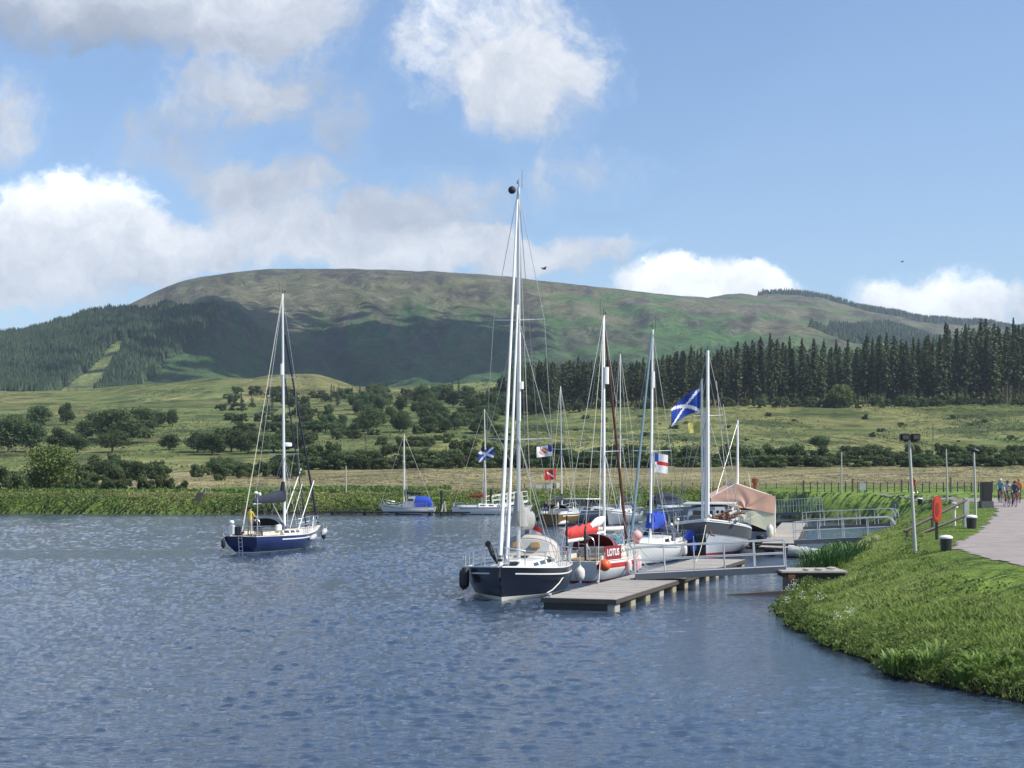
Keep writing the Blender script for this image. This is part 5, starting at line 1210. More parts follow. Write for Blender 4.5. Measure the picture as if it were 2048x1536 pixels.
# ---- big grey steel motor sailer, bow on
def steel_boat():
    h = 189.5; bow = Vector((X(1412, 86.5), 86.5, 0)); L, B = 13.5, 5.1; hd = Vector((math.sin(R(h)), math.cos(R(h)), 0)); loc = bow-hd*L
    t = thing('motor_sailer', 'big grey steel motor sailer with high flared bow and wheelhouse, bow towards the viewer', 'boat', loc, R(90-h))
    e = hull(t, L, B, 1.3, 1.35, 2.15, (DGREY, GREYP, ANTIF, ANTIF, mat('worn sunlit bow plates', (.52, .55, .58), .5, var=.25, vs=1.2, dirt=.5)), tw=.7, rb=.9, rs=.2, boot=.28, p=3.4, full=4.5, bv=.75, port=4, stripe=(.75, .68), stripe_x=(.5, 1), deck=GREYP, rail=WHT, midx=.35)
    # pale lower plating, port bow only: sunlit tone put into the colour
    coachroof(t, 3.6, 8.2, 1.65, 1.5, 1.4, 1.55, 1.45, mat('pale blue wheelhouse', (.42, .47, .53), .45, var=.1, vs=2, dirt=.2), [(.05, .28, .52, .86), (.36, .62, .52, .86), (.7, .93, .52, .86)], noseslope=.25)
    fw = MB()
    for y in (-1.0, -.34, .34): fw.box(8.34, 8.40, y, y+.56, 2.15, 2.62)
    fw.build('windscreen', GLASS, t, smooth=False)
    cp = MB(); cp.box(3.3, 8.3, -1.6, 1.6, 2.98, 3.06, b=.02); cp.build('wheelhouse_roof', WHT, t)
    fc = MB(); fc.box(8.5, 9.9, -1.15, 1.15, 1.45, 2.35, b=.08); fc.build('fore_cabin', DGREY, t); dr = MB(); dr.box(9.9, 9.94, .05, .7, 1.55, 2.25); dr.build('hatch_door', RUST, fc and t)
    bl = MB(); hb, z = e(12.2)
    for g in (1, -1): bl.tube([(8.5, e(8.5)[0]*g, e(8.5)[1]+.05), (10.5, e(10.5)[0]*g, e(10.5)[1]+.08), (12.3, e(12.3)[0]*g, e(12.3)[1]+.09), (13.4, e(13.4)[0]*g, e(13.4)[1]+.1), (14.3, .02*g, 2.24)], .055, 6)
    bl.build('bulwark_rail', WHT, t)
    zt = 12.2
    mm = mast(t, 10.7, 2.0, zt, .105, WMAST, [(8.3, .9)], lean=.0, gear=True)
    m2 = MB(); m2.tube([(10.5, -.32, 2.0), (10.55, -.36, 10.5)], [.075, .065], 10); m2.build('gaff_spar', WMAST, t); m2 = MB(); m2.tube([(10.6, -.14, 2.2), (10.6, -.18, 8.6)], [.06, .055], 8); m2.build('rolled_topsail', SAIL, t)
    sh = []
    for g in (1, -1): sh += [((10.0, 2.0*g, 1.8), (10.6, .9*g, 8.3)), ((10.6, .9*g, 8.3), (10.65, 0, zt)), ((10.9, 1.9*g, 1.9), (10.7, 0, 8.3)), ((9.0, 2.0*g, 1.7), (10.6, 0, 11))]
    sh += [((14.3, 0, 2.3), (10.7, 0, zt)), ((12.9, .1, 2.2), (10.7, 0, 9.5))]; stays(t, sh, .016)
    stays(t, [((3.5, 0, 3.1), (10.6, 0, zt-.2)), ((9.4, 1.3, 1.8), (10.5, .5, 10.4)), ((9.0, 1.9, 1.7), (10.4, .9, 9.0))], .016, WIREL, 'halyards')
    rails(t, e, [1.0, 2.6, 4.4, 6.2, 8.0, 9.6, 11.2], .75, .02, stern=.1)
    # clutter stacked on the foredeck
    r_ = random.Random(2); TARP = mat('stained canvas', (.48, .47, .40), .9, var=.3, vs=7)
    for i in range(26):
        x = r_.uniform(9.9, 12.4); y = r_.uniform(.15, 1.7); z = 2.0+r_.uniform(.0, .55); a = r_.uniform(0, 3); j = MB()
        j.tube([(x, y, z), (x+.3*math.cos(a), y+.55*math.sin(a), z+r_.uniform(-.15, .25))], [r_.uniform(.06, .14), r_.uniform(.03, .09)], 6)
        j.build('log' if i % 3 else 'folded_cloth', RUST if i % 3 else TARP, t)
    a = MB(); a.tube([(13.7, .25, 1.75), (14.0, .3, 1.35), (13.9, .5, 1.3)], .05, 6); a.box(13.2, 13.6, -.28, .05, 1.72, 1.9); a.build('anchor', RUST, t)
    o = MB(); o.box(8.44, 8.5, .35, .95, 2.15, 2.85); o.build('instrument_panel', WHT, t, smooth=False)
    o = MB(); o.lathe([(.09, -.02), (.09, .05)], (0, 0, 0)); 
    for y in (.80, .52): q = MB(); q.ell((8.5, y, 2.55), (.03, .10, .10)); q.build('porthole', BLK, t)
    x = 10.0; hb, _ = e(x); fender(wp(t, (x, -hb-.2, .95)), .5, .32, BLUEC, 'round blue buoy hanging beside the grey motor sailer bow', rope=.5, name='buoy')
    fender(wp(t, (11.5, -e(11.5)[0]-.12, 1.6)), .95, .17, mat('green grey fender', (.25, .27, .20), .7, var=.25), 'long drab fender high on the flared bow of the grey motor sailer', rope=.3)
    nm = MB()
    flag('flag', 'large blue and white saltire flag streaming from the grey motor sailer mast', wp(t, (10.6, -.46, 9.95)), 1.75, 1.4, (-1, -.05), lambda u, v: saltire(u, v, .078), [F_BLUE, F_WHT], droop=.72, taper_=.25, wave=.08)
    flag('flag', 'small yellow flag with a dark figure flying below the saltire', wp(t, (10.6, -.46, 7.95)), .72, .62, (-1, -.05), lambda u, v: 1 if ((u-.5)**2+(v-.5)**2 < .05 and (int(u*11)+int(v*9)) % 2) else 0, [F_YEL, mat('flag grey', (.22, .2, .16), .9)], droop=.1)
steel_boat()

def tented_boat():
    t = thing('houseboat', 'houseboat under a peaked salmon and cream tarpaulin with a rusty chimney', 'houseboat', Vector((X(1486, 104), 104, 0)), R(90-5))
    e = hull(t, 12.5, 4.3, .85, .8, 1.2, (GREYP, STRP, ANTIF, ANTIF), tw=.85, rb=.5, rs=.2, boot=.1, deck=GREYP, rail=GREYP)
    TS = mat('salmon tarpaulin', (.74, .43, .30), .75, var=.14, vs=1.6, bump=.6, bs=2.2, dirt=.08); TC = mat('cream tarpaulin', (.72, .68, .48), .8, var=.10, vs=1.2, bump=.6, bs=2.5, dirt=.08)
    c = MB(); lo = [(-2.15, .75), (2.15, .75), (2.2, 2.3), (-2.2, 2.3)]
    def sheet(secs, mt, name, seed, ends):
        """secs: cross-section outline; lofted along the boat, creased and sagging between the frames"""
        P = []
        for a, b in zip(secs[:-1], secs[1:]):
            n = max(2, int(math.hypot(b[0]-a[0], b[1]-a[1])/.22)); P += [(a[0]+(b[0]-a[0])*i/n, a[1]+(b[1]-a[1])*i/n) for i in range(n)]
        P.append(secs[-1]); P = np.array(P); xs = np.arange(0, 11.61, .2); c = P.mean(0); mb = MB(); rings = []
        for x in xs:
            q = fbm(P[:, 0]*1.3+x*.35+seed, P[:, 1]*1.1+x*.9, 4, seed)-.5; g = -.10*abs(math.sin(x*1.05)); s_ = 1+.055*q+.0*g
            rings.append([(x+.10*float(q_)*(x < .3)+(.06 if seed == 3 else 0), float(c[0]+(p[0]-c[0])*(k_+g*.25)), float(c[1]+(p[1]-c[1])*(k_+g*.3*(p[1] > c[1])))) for p, k_, q_ in zip(P, s_, q)])
        mb.loft(rings, 0, False, False, True)
        for x, rg in ((0, rings[0]), (1, rings[-1])):      # the end sheets hang in folds
            n = 9; o = [Vector(v) for v in rg]; cc = Vector((o[0].x, c[0], ends)); G_ = [[v.lerp(cc, u/n)+Vector((.05*math.sin(v.y*3.1+u*.8+seed)*(u/n)*(1 if x else -1), 0, 0)) for v in o] for u in range(n+1)]; mb.loft(G_, 0, False, False, True)
        return mb.build(name, mt, t)
    sheet([(2.22, .7), (2.12, 2.42), (-2.12, 2.30), (-2.22, .7)], TC, 'lower_tarpaulin', 3, 1.6)
    sheet([(2.17, 2.2), (2.20, 3.15), (1.3, 3.62), (.45, 4.15), (-.9, 3.70), (-2.2, 3.3), (-2.17, 2.1)], TS, 'upper_tarpaulin', 7, 2.5)
    r = MB(); r.tube([(-.0, .45, 4.18), (11.6, .45, 4.16)], .05, 6); r.tube([(.12, -2.17, 3.27), (.1, .45, 4.19), (.12, 2.17, 3.27)], .045, 6); r.tube([(.12, -2.2, .8), (.12, -2.19, 3.25)], .05, 6); r.tube([(.12, .3, .8), (.12, .3, 3.3)], .06, 6); r.build('tent_frame', WMAST, t)
    ch = MB(); ch.lathe([(.14, 0), (.14, .7), (.24, .72), (.26, 1.0), (.12, 1.1)], (3, -1.05, 3.5)); ch.build('chimney', RUST, t)
    ch = MB(); ch.tube([(2.6, -.75, 3.6), (2.6, -.55, 4.9)], .03, 5); ch.build('tent_pole', WIREL, t)
    d = MB(); d.box(.03, .09, .9, 1.7, .9, 2.4); d.build('door_panel', mat('weathered board', (.45, .42, .36), .9, var=.3, dirt=.4), t, smooth=False)
    m_ = thing('flagpole', 'white mast rising behind the tented houseboat', 'mast', Vector((X(1470, 122), 122, 0))); 
    mast(t, 6.0, .9, 8.8, .085, WMAST, [], gear=True); stays(t, [((6, 0, 8.6), (11.8, 0, 1.2)), ((6, 0, 8.6), (2, 1.8, 3.2)), ((6, 0, 8.6), (2, -1.8, 3.2))], .014)
    bpy.data.objects.remove(m_)
    fender(Vector((X(1540, 101), 101, 1.0)), .85, .24, CREAM, 'large cream fender on the corner of the tented houseboat', rope=.2)
tented_boat()

def cruiser(label, px, D, h, L, B, fb, mats, canopy, ch=1.1, name='motor_cruiser', arch=True, hard=False, seat=CREAM):
    """motor cruiser with raked windscreen and aft canopy; px, D of the middle"""
    hd = Vector((math.sin(R(h)), math.cos(R(h)), 0)); loc = Vector((X(px, D), D, 0))-hd*L/2
    t = thing(name, label, 'motor boat', loc, R(90-h))
    e = hull(t, L, B, fb*.85, fb*.9, fb*1.25, mats, tw=.88, rb=1.1, rs=.1, boot=.1, p=2.6, stripe=(.35, .2), deck=WHT, rail=WHT, midx=.3)
    coachroof(t, L*.42, L*.78, B*.42, B*.30, fb*.9, .62, .3, WHT, [(.1, .35, .35, .75), (.45, .7, .35, .7)], noseslope=L*.12)
    z = fb*.9+.55; w = B*.42
    sc = MB(); V = [(L*.55, -w*.8, z), (L*.55, w*.8, z), (L*.40, w*.86, z+.62), (L*.40, -w*.86, z+.62), (L*.28, w*.95, z), (L*.28, -w*.95, z), (L*.26, w*.92, z+.6), (L*.26, -w*.92, z+.6)]
    sc.add(V, [(0, 1, 2, 3), (1, 4, 6, 2), (5, 0, 3, 7)]); sc.build('windscreen', GLASS, t, smooth=False)
    if canopy:
        c = MB(); A = []
        for x, hh, ww in ((0.05*L, .75, .9), (.14*L, 1.15, .98), (.30*L, 1.28, .98), (.41*L, .95, .9)):
            A.append([Vector((x, -w*ww*math.cos(math.pi*i/12), fb*.88+.35+hh*ch*math.sin(math.pi*i/12)**.55)) for i in range(13)])
        c.loft(A, 0, True, False, False); cc = c.build('canopy', canopy, t)
        for a, b in ((0, 1), (1, 2)):
            for sg in ((1, 3), (9, 11)):
                p = MB(); q = [A[a][sg[0]], A[b][sg[0]], A[b][sg[1]], A[a][sg[1]]]; m_ = sum(q, Vector())/4; q = [m_+(v-m_)*.78+Vector((0, .02*(-1 if sg[0] < 5 else 1)*2, .02)) for v in q]; p.add(q, [(0, 1, 2, 3)]); p.build('window', VINYL, cc)
    if hard:
        c = MB(); c.box(L*.12, L*.5, -w*.92, w*.92, z+.62, z+.72, b=.03); hh = c.build('hardtop', WHT, t)
        c = MB()
        for x in (L*.14, L*.46):
            for g in (1, -1): c.tube([(x, w*.85*g, z-.3), (x, w*.85*g, z+.62)], .04, 6)
        c.build('hardtop_pillars', WHT, t)
        c = MB(); c.box(L*.13, L*.49, -w*.90, -w*.86, z, z+.5); c.box(L*.13, L*.49, w*.86, w*.90, z, z+.5); c.box(L*.125, L*.13, -w*.8, w*.8, z, z+.5); c.build('side_windows', GLASS, t, smooth=False)
    rails(t, e, [L*.45, L*.6, L*.75, L*.88], .5, .014, bow=(L*.99, .03))
    return t, e
t_, e_ = cruiser('grey motor cruiser with a dark cockpit canopy, behind the white yacht', 1342, 152, 168, 9.5, 3.3, 1.35, (GREYP, WHT, BLK, BLK), NAVYC)
p_ = MB(); p_.box(5.6, 6.1, 1.42, 1.72, .6, 1.6, b=.05); p_.build('stowed_fender', WHT, t_)
cruiser('white motor cruiser with a long hard top, behind the cream and red yacht', 1188, 150, 130, 9.8, 3.2, 1.25, (GREYP, WHT, BLK, BLK), None, hard=True)

def small_sloop(label, px, D, h, L, B, fb, mats, zt, mx, cov, cm, spread=(), lean=0., hood=None, name='sailing_boat', win=True, cabin=WHT, boomL=None, furl=None, canopy=None):
    hd = Vector((math.sin(R(h)), math.cos(R(h)), 0)); loc = Vector((X(px, D), D, 0))-hd*L/2
    t = thing(name, label, 'sailing boat', loc, R(90-h))
    e = hull(t, L, B, fb*.9, fb*.88, fb*1.2, mats, tw=.62, rb=.7, rs=.25, boot=.08, stripe=(.2, .12), deck=WHT, rail=mats[1])
    coachroof(t, L*.34, L*.70, B*.34, B*.2, fb*.9, .45, .3, cabin, [(.06, .28, .35, .75), (.38, .58, .35, .75), (.68, .84, .35, .72)] if win else [], noseslope=.5)
    cockpit(t, L*.05, L*.32, B*.3, fb*.9, cabin, wheel=False)
    if hood: sprayhood(t, L*.28, L*.42, B*.34, fb*.9+.3, .55, hood)
    if canopy:
        c = MB(); w = B*.36; A = []
        for x, hh in ((.04*L, .9), (.10*L, 1.25), (.34*L, 1.3), (.36*L, 1.25)): A.append([Vector((x, -w*math.cos(math.pi*i/10), fb*.9+hh*math.sin(math.pi*i/10)**.5)) for i in range(11)])
        c.loft(A, 0, True); c.build('canopy', canopy, t)
        c = MB(); A = []
        for x, hh in ((.36*L, 1.28), (.50*L, 1.25), (.60*L, .5)): A.append([Vector((x, -w*.95*math.cos(math.pi*i/10), fb*.9+hh*math.sin(math.pi*i/10)**.5)) for i in range(11)])
        c.loft(A, 0, True); c.build('wheelhouse', cabin, t)
        c = MB(); 
        for g in (1, -1): c.box(.39*L, .5*L, w*.86*g-.03, w*.86*g+.03, fb*.9+.6, fb*.9+1.0)
        c.build('window', GLASS, t, smooth=False)
    x = L*mx; mast(t, x, fb, zt, .055, WMAST, list(spread), lean=lean)
    bl = boomL or x*.8; zb = fb+(1.5 if canopy else 1.15); boom(t, x-.08, zb, bl, zb+.1, r=.045)
    if cov: cover(t, (x-.08-bl, 0, zb), (x-.1, 0, zb), .10, .24, cm, .55, lumps=.15, sag=.08)
    if furl: furled(t, (L+.45, 0, fb*1.2+.35), (x+.1-lean, 0, zt-.4), .06, .035, furl)
    sh = [((L+.5, 0, fb*1.25), (x-lean, 0, zt)), ((0, 0, fb), (x-lean, 0, zt))]
    for g in (1, -1):
        w = spread[0][1] if spread else 0; z = spread[0][0] if spread else zt*.6
        sh += [((x-.1, B*.46*g, fb), (x-lean*.6, w*g, z)), ((x-lean*.6, w*g, z), (x-lean, 0, zt)), ((x-.5, B*.45*g, fb), (x-lean*.5, 0, z))]
    stays(t, sh, .016, WIREL); rails(t, e, [L*.12, L*.35, L*.6, L*.82], .5, .015, bow=(L, .03), stern=-.1)
    return t, e
small_sloop('small white motor sailer with a bright blue cockpit canopy, moored at the far jetty', 818, 184-4.5, 276, 5.9, 2.3, 1.0, (WHT, GREYP, DKBLUE, BLK), 9.6, .60, True, NAVYC, [(6.3, .75)], canopy=BLUEC, boomL=2.1, cabin=GREYP)
small_sloop('white sloop with a dark red sail cover, moored side on at the far jetty', 981, 179, 92, 8.8, 2.7, 1.0, (WHT, DGREY, DGREY, BLK), 12.6, .44, True, MAROON, [(8.3, .65)], lean=.2, boomL=2.0)
t_, e_ = small_sloop('varnished brown wooden yacht with a dark blue sail cover, stern towards the viewer', 1124, 143, 18, 8.6, 3.1, 1.25, (GOLD, WHT, BLK, BLK), 13.2, .50, True, NAVYC, [(7.2, 1.0)], lean=.5, hood=NAVYC)
person('person in navy with reddish hair sitting on the stern of the brown wooden yacht', wp(t_, (.45, .45, 1.45)), 200, pose_sit(), cloth('navy jumper', (.02, .03, .10)), cloth('navy jumper', (.02, .03, .10)), hair=mat('red hair', (.25, .07, .03), .8))
person('person in white clothes sitting in the cockpit of the brown wooden yacht', wp(t_, (1.3, -.5, 1.5)), 260, pose_sit(), cloth('white shirt', (.65, .65, .62)), cloth('light trousers', (.5, .48, .42)))
t_, e_ = small_sloop('grey sloop with dark blue covers, between the white cruiser and the grey cruiser', 1243, 146, 200, 8.8, 3.0, 1.2, (GREYP, WHT, BLK, BLK), 16.5, .55, True, NAVYC, [(8.2, 1.3)], hood=NAVYC)
def dinghy(name, label, cat, p, rz, L, B, m, tube=.2, outboard=True, flip=False):
    t = thing(name, label, cat, p, rz); mb = MB()
    for g in (1, -1): mb.tube([(0, B/2*g, .25), (L*.6, B/2*g, .27), (L*.85, B*.32*g, .32), (L, 0, .38)], [tube, tube, tube*.95, tube*.85], 10)
    mb.build('tube', m, t); f = MB(); f.prism([(0, -B/2), (L*.6, -B/2), (L*.9, -.1), (L*.9, .1), (L*.6, B/2), (0, B/2)], 'z', .1, .16); f.box(-.02, .06, -B/2, B/2, .1, .5); f.build('floor', GREYP, t, smooth=False)
    th = MB(); th.box(L*.38, L*.48, -B/2, B/2, .36, .4); th.build('thwart', TEAK, t)
    if outboard: o = MB(); o.box(-.3, -.02, -.13, .13, .45, .85, b=.05); o.cyl((-.12, 0, .45), (-.12, 0, -.2), .05, .04, 6); o.build('outboard_engine', BLK, t)
    if flip: t.rotation_euler = (math.pi, 0, rz)
    return t
dinghy('dinghy', 'small white inflatable dinghy lying beside the stern of the brown wooden yacht', 'dinghy', Vector((X(1078, 140), 140, 0)), 0, 2.6, 1.3, FEND)
dinghy('dinghy', 'pale inflatable dinghy floating in front of the white motor cruiser', 'dinghy', Vector((X(1176, 124), 124, 0)), R(10), 3.0, 1.4, CREAM, outboard=False)
def covered_dinghy():
    t = thing('dinghy', 'grey covered dinghy floating between the gangways near the bank', 'dinghy', Vector((X(1577, 87.5), 87.5, 0)), R(-18)); mb = MB(); rings = []
    for i in range(11):
        u = i/10; w = .68*math.sin(math.pi*(.12+.80*u))**.6*(1-.5*max(0, u-.6)); h = .62-.30*u+.05*math.sin(i*2.1); rings.append([(u*2.6, w*math.cos(math.pi*j/10)*-1, .08+h*math.sin(math.pi*j/10)**.7+.03*math.sin(j*3+i)) for j in range(11)])
    mb.loft(rings); mb.build('cover', mat('pale grey cover', (.40, .41, .40), .8, var=.25, vs=3, bump=.8, bs=5, dirt=.3), t)
    b = MB(); b.tube([(0, -.55, .1), (1.9, -.55, .1), (2.6, 0, .15), (1.9, .55, .1), (0, .55, .1)], .14, 8); b.build('tube', BLK, t)
covered_dinghy()
# ================================================================ PONTOONS, GANGWAYS, BANK FURNITURE
PLANK = bpy.data.materials.new('pontoon planks'); PLANK.use_nodes = True
def _plank():
    T = NT(PLANK.node_tree); b = PLANK.node_tree.nodes['Principled BSDF']; tc = T.n('ShaderNodeTexCoord').outputs['Object']; s = T.n('ShaderNodeSeparateXYZ'); T.link(tc, s.inputs[0])
    k = T.m('FLOOR', T.m('DIVIDE', s.outputs[0], .145)); w = T.n('ShaderNodeTexWhiteNoise', noise_dimensions='1D'); T.link(k, w.inputs[1])
    n = T.noise(tc, 3, 6, .65); v = T.m('ADD', T.m('MULTIPLY', w.outputs[0], .62), T.m('MULTIPLY', n, .75)); c = T.ramp(v, [(.15, (.15, .128, .105)), (1, (.46, .43, .38))])
    fr = T.m('FRACT', T.m('DIVIDE', s.outputs[0], .145)); gap = T.m('LESS_THAN', fr, .13); c = T.mix(gap, c, (.03, .028, .025)); T.link(c, b.inputs['Base Color']); b.inputs['Roughness'].default_value = .85
_plank()
TIMB = mat('wet timber', (.07, .055, .045), .7, var=.35, vs=4, dirt=.3); FLOAT = mat('concrete float', (.30, .27, .18), .85, var=.25, vs=3, dirt=.5); CONC = mat('concrete', (.34, .32, .28), .9, var=.2, vs=3, dirt=.3)
BLACKP = mat('black paint', (.012, .013, .014), .45, var=.2, dirt=.1); WPAINT = mat('white paint', (.75, .75, .72), .5, var=.08, dirt=.15)
def pontoon(label, A, Bp, w, zt=.45, fl=None, side=1, dark=False, front=True, name='pontoon'):
    """floating walkway from A to B (near edge points of its right side), width w to the left"""
    A, Bp = Vector(A), Vector(Bp); d = (Bp-A); L = d.length; a = math.atan2(d.y, d.x); t = thing(name, label, 'pontoon', (A.x, A.y, 0), a)
    m = MB(); m.box(0, L, 0, w, zt-.05, zt); m.build('deck', BLACKP if dark else PLANK, t, smooth=False)
    f = MB(); f.box(-.04, L+.04, -.06, -.002, zt-.17, zt-.012, b=.01); f.box(-.04, L+.04, w+.002, w+.06, zt-.17, zt-.012, b=.01); f.box(-.06, -.004, -.06, w+.06, zt-.17, zt-.015); f.build('edge_beam', TIMB if not dark else BLACKP, t, smooth=False)
    if front: f = MB(); f.box(.02, .22, .28, w-.02, .02, zt-.18); f.build('end_panel', BLACKP, t, smooth=False)
    st = fl or 2.3; n = int(L/st)
    for i in range(n+1):
        x = .03+i*st; f = MB(); f.box(x, x+.75, .0+.02, w-.02, -.25, zt-.175, b=.03); f.build('float', FLOAT if i % 3 else CONC, t, smooth=False)
    return t
main_p = pontoon('wide planked pontoon in the foreground where the slate yacht is moored', (X(1230, 52.6), 52.6, 0), (X(1490, 77.3), 77.3, 0), 2.65)
for i, (px, D) in enumerate([(1100, 53.6), (1196, 60), (1262, 67), (1390, 74.5)]):
    t = thing('mooring_cleat', ['nearest metal cleat on the foreground pontoon', 'cleat on the foreground pontoon beside the white fender', 'cleat on the foreground pontoon beside the pink fenders', 'farthest cleat on the foreground pontoon'][i], 'cleat', (X(px, D), D, .45), R(70)); m = MB(); m.tube([(-.16, 0, .1), (0, 0, .12), (.16, 0, .1)], .022, 6); m.build('horn', GALV, t); m = MB(); m.box(-.06, .06, -.04, .04, 0, .11, b=.01); m.build('base', GALV, t)
pontoon('pale planked pontoon leading away beside the tented houseboat', (X(1592, 94), 94, 0), (X(1612, 134), 134, 0), 2.1, .5, front=True)
pontoon('short cross pontoon in front of the pale planked one, with a black bag on it', (X(1572, 88.3), 88.3, 0), (X(1492, 90.5), 90.5, 0), -1.6, .5, fl=1.6, front=False)
pontoon('low black jetty along the far shore', (X(648, 182.8-4.3), 178.5, 0), (X(934, 175), 175, 0), 1.4, .42, dark=True, fl=4.0, front=False)
pontoon('low black pontoon end by the fourth gangway', (X(1545, 141), 141, 0), (X(1596, 147), 147, 0), 1.2, .35, dark=True, fl=3, front=False)
b = MB(); rnd = random.Random(4)
for i in range(5): b.ell((rnd.uniform(-.3, .3), rnd.uniform(-.2, .2), .12+.13*i), (.38-.03*i, .3, .12))
prop(b.build('bag', BLACKP, None, loc=(X(1512, 90), 89.6, .5)), 'pile of black bags on the short cross pontoon', 'bags')
def gangway(label, A, Bp, w, hr, n, curve=True, m=GALV, mid=True, wheels=False, deckm=None, frameh=.22):
    """bridge from A (pontoon end) to B (bank end); rails both sides"""
    A, Bp = Vector(A), Vector(Bp); d = Bp-A; Lh = Vector((d.x, d.y, 0)).length; a = math.atan2(d.y, d.x); pit = math.atan2(d.z, Lh); L = d.length
    t = thing('gangway', label, 'gangway', A, a); t.rotation_euler = (0, -pit, a)
    f = MB(); f.box(0, L, .05, w-.05, -.03, .02); f.build('walkway', deckm or GALV, t, smooth=False)
    for y in (0, w):
        f = MB(); f.box(0, L, y-.035, y+.035, -frameh, .04, b=.008); f.build('side_beam', m if m is not GALV else mat('grey painted beam', (.12, .13, .145), .5, .2, var=.15, dirt=.2), t, smooth=False)
        r = MB(); r_ = .028
        pts = [(0, y, hr*.98)]+[(L*i/n, y, hr) for i in range(1, n)]
        if curve: pts += [(L-.25, y, hr), (L-.05, y, hr*.93), (L+.12, y, hr*.72), (L+.18, y, hr*.45)]
        else: pts += [(L, y, hr)]
        r.tube(pts, r_, 6); r.tube([(0, y, hr*.52), (L+(.15 if curve else 0), y, hr*.5)], r_*.85, 6); r.build('handrail', m, t)
        for i in range(n+1):
            x = L*i/n
            if curve and i == n: x = L-.05
            p = MB(); p.tube([(x, y, .0), (x, y, hr)], r_*.95, 6); p.build('post', m, t)
    if wheels:
        for y in (.1, w-.1): q = MB(); q.tube([(.08, y-.04, -.12-.05), (.08, y+.04, -.12-.05)], .12, 12); q.build('wheel', BLK, t)
    return t
gangway('near gangway with grey railings crossing from the foreground pontoon to the bank', (X(1270, 62.3), 62.3, .66), (X(1572, 61.6), 61.6, 1.02), 1.05, 1.12, 5, curve=False, wheels=True)
gangway('second gangway with curved rail ends, landing just left of the lamp post', (X(1588, 88.2), 88.2, .92), (X(1785, 86.5), 86.5, 1.25), 1.05, 1.12, 4)
gangway('third gangway with curved rail ends, behind the second one', (X(1606, 111), 111, .9), (X(1787, 108), 108, 1.25), 1.1, 1.12, 5)
gangway('farthest railed gangway, reaching the bank behind the tented houseboat', (X(1536, 150), 150, .85), (X(1640, 148), 148, 1.15), 1.3, 1.35, 9, curve=False)
gangway('pale gangway at the far shore behind the white sloop', (X(985, 180.5), 180.5, 1.0), (X(1056, 184), 184, 1.6), 1.2, 1.15, 5, curve=False, m=WMAST)
# landing platform
t = thing('landing_platform', 'rusty landing platform where the near gangway meets the bank', 'platform', (X(1562, 61.3), 61.3, 0)); m = MB(); m.box(-.1, 2.6, -.7, 1.7, .84, .92, b=.02); m.build('slab', CONC, t); m = MB(); m.box(.35, 2.5, -.6, 1.6, -.5, .82); m.build('wall', BLACKP, t); m = MB(); m.box(.15, .45, -.75, 1.75, .60, .78, b=.02); m.build('steel_edge', RUST, t)
for i in range(3):
    o = MB(); o.ell((0, 0, .06), (.15+.04*i, .12, .06), u=8, v=5); prop(o.build('stone', CONC, None, loc=(X(1612+26*i, 61.0), 61+.1*i, .92 if i < 2 else .95)), ['rounded stone on the landing platform nearest the railing', 'middle stone on the landing platform', 'stone on the landing platform nearest the grass'][i], 'stone')
# floating baulk
o = MB(); o.prism([(0, 0), (4.6, .32), (4.6, .05), (0, -.08)], 'y', -.15, .15); prop(o.build('timber_baulk', TIMB, None, smooth=False, loc=(X(1455, 60.2), 60.2, .02), rz=R(-2)), 'dark timber baulk lying half in the water beside the near bank', 'timber')
def rope(a, b, label):
    a, b = Vector(a), Vector(b); q = MB(); q.tube([a.lerp(b, i/8)-Vector((0, 0, .28*math.sin(math.pi*i/8))) for i in range(9)], .02, 5); prop(q.build('mooring_rope', WIREL, None), label, 'rope')
rope((X(1272, 75.5), 75.5, 1.3), (X(1300, 70), 70, .48), 'mooring rope from the bow of the cream and red yacht to the pontoon')
rope((X(1200, 66.6), 66.6, .95), (X(1196, 60.5), 60.5, .48), 'mooring rope from the stern of the cream and red yacht to the pontoon')
rope((X(1412, 86), 86, 2.0), (X(1392, 75), 75, .48), 'slack bow rope from the grey motor sailer to the pontoon')
rope((X(1272, 79.5), 79.5, 1.2), (X(1330, 72.5), 72.5, .48), 'bow rope from the white yacht to the pontoon')
def pile(px, D, h, label, r=.16):
    t = thing('mooring_pile', label, 'pile', (X(px, D), D, -.5)); m = MB(); m.cyl((0, 0, 0), (0, 0, h+.5), r, r*.95, 10); m.build('post', BLACKP, t); m = MB(); m.lathe([(r*1.1, 0), (r*1.1, .08), (.02, .22)], (0, 0, h+.5)); m.build('cap', BLACKP, t)
pile(883, 178.5, 2.7, 'black mooring pile between the two boats at the far jetty'); pile(982, 181, 2.9, 'black mooring pile behind the white sloop at the far shore')
t = thing('rope_heap', 'heap of white rope and a frame on the far jetty', 'rope', (X(887, 177), 177, .42)); m = MB()
for i in range(5): m.tube([(math.cos(i)*.3, math.sin(i)*.2, 0), (math.cos(i)*.1, 0, 1.2-.12*i)], .05, 5)
m.build('rope', WIREL, t)
def pole(px, py, top, label, r=.07, m=CONC, d0=60, d1=300, head=None, lean=0, D=None):
    p = on_ground(px, py, d0, d1) if D is None else G(px, D); h = (py-top)*p.y/F; t = thing('pole', label, 'pole', p-Vector((0, 0, .1))); q = MB(); q.tube([(0, 0, 0), (lean, 0, h+.1)], [r, r*.8], 8); q.build('shaft', m, t)
    if head: head(t, h+.1, lean)
    return t, h
GPOLE = mat('pale grey post', (.40, .42, .36), .7, var=.12, dirt=.2)
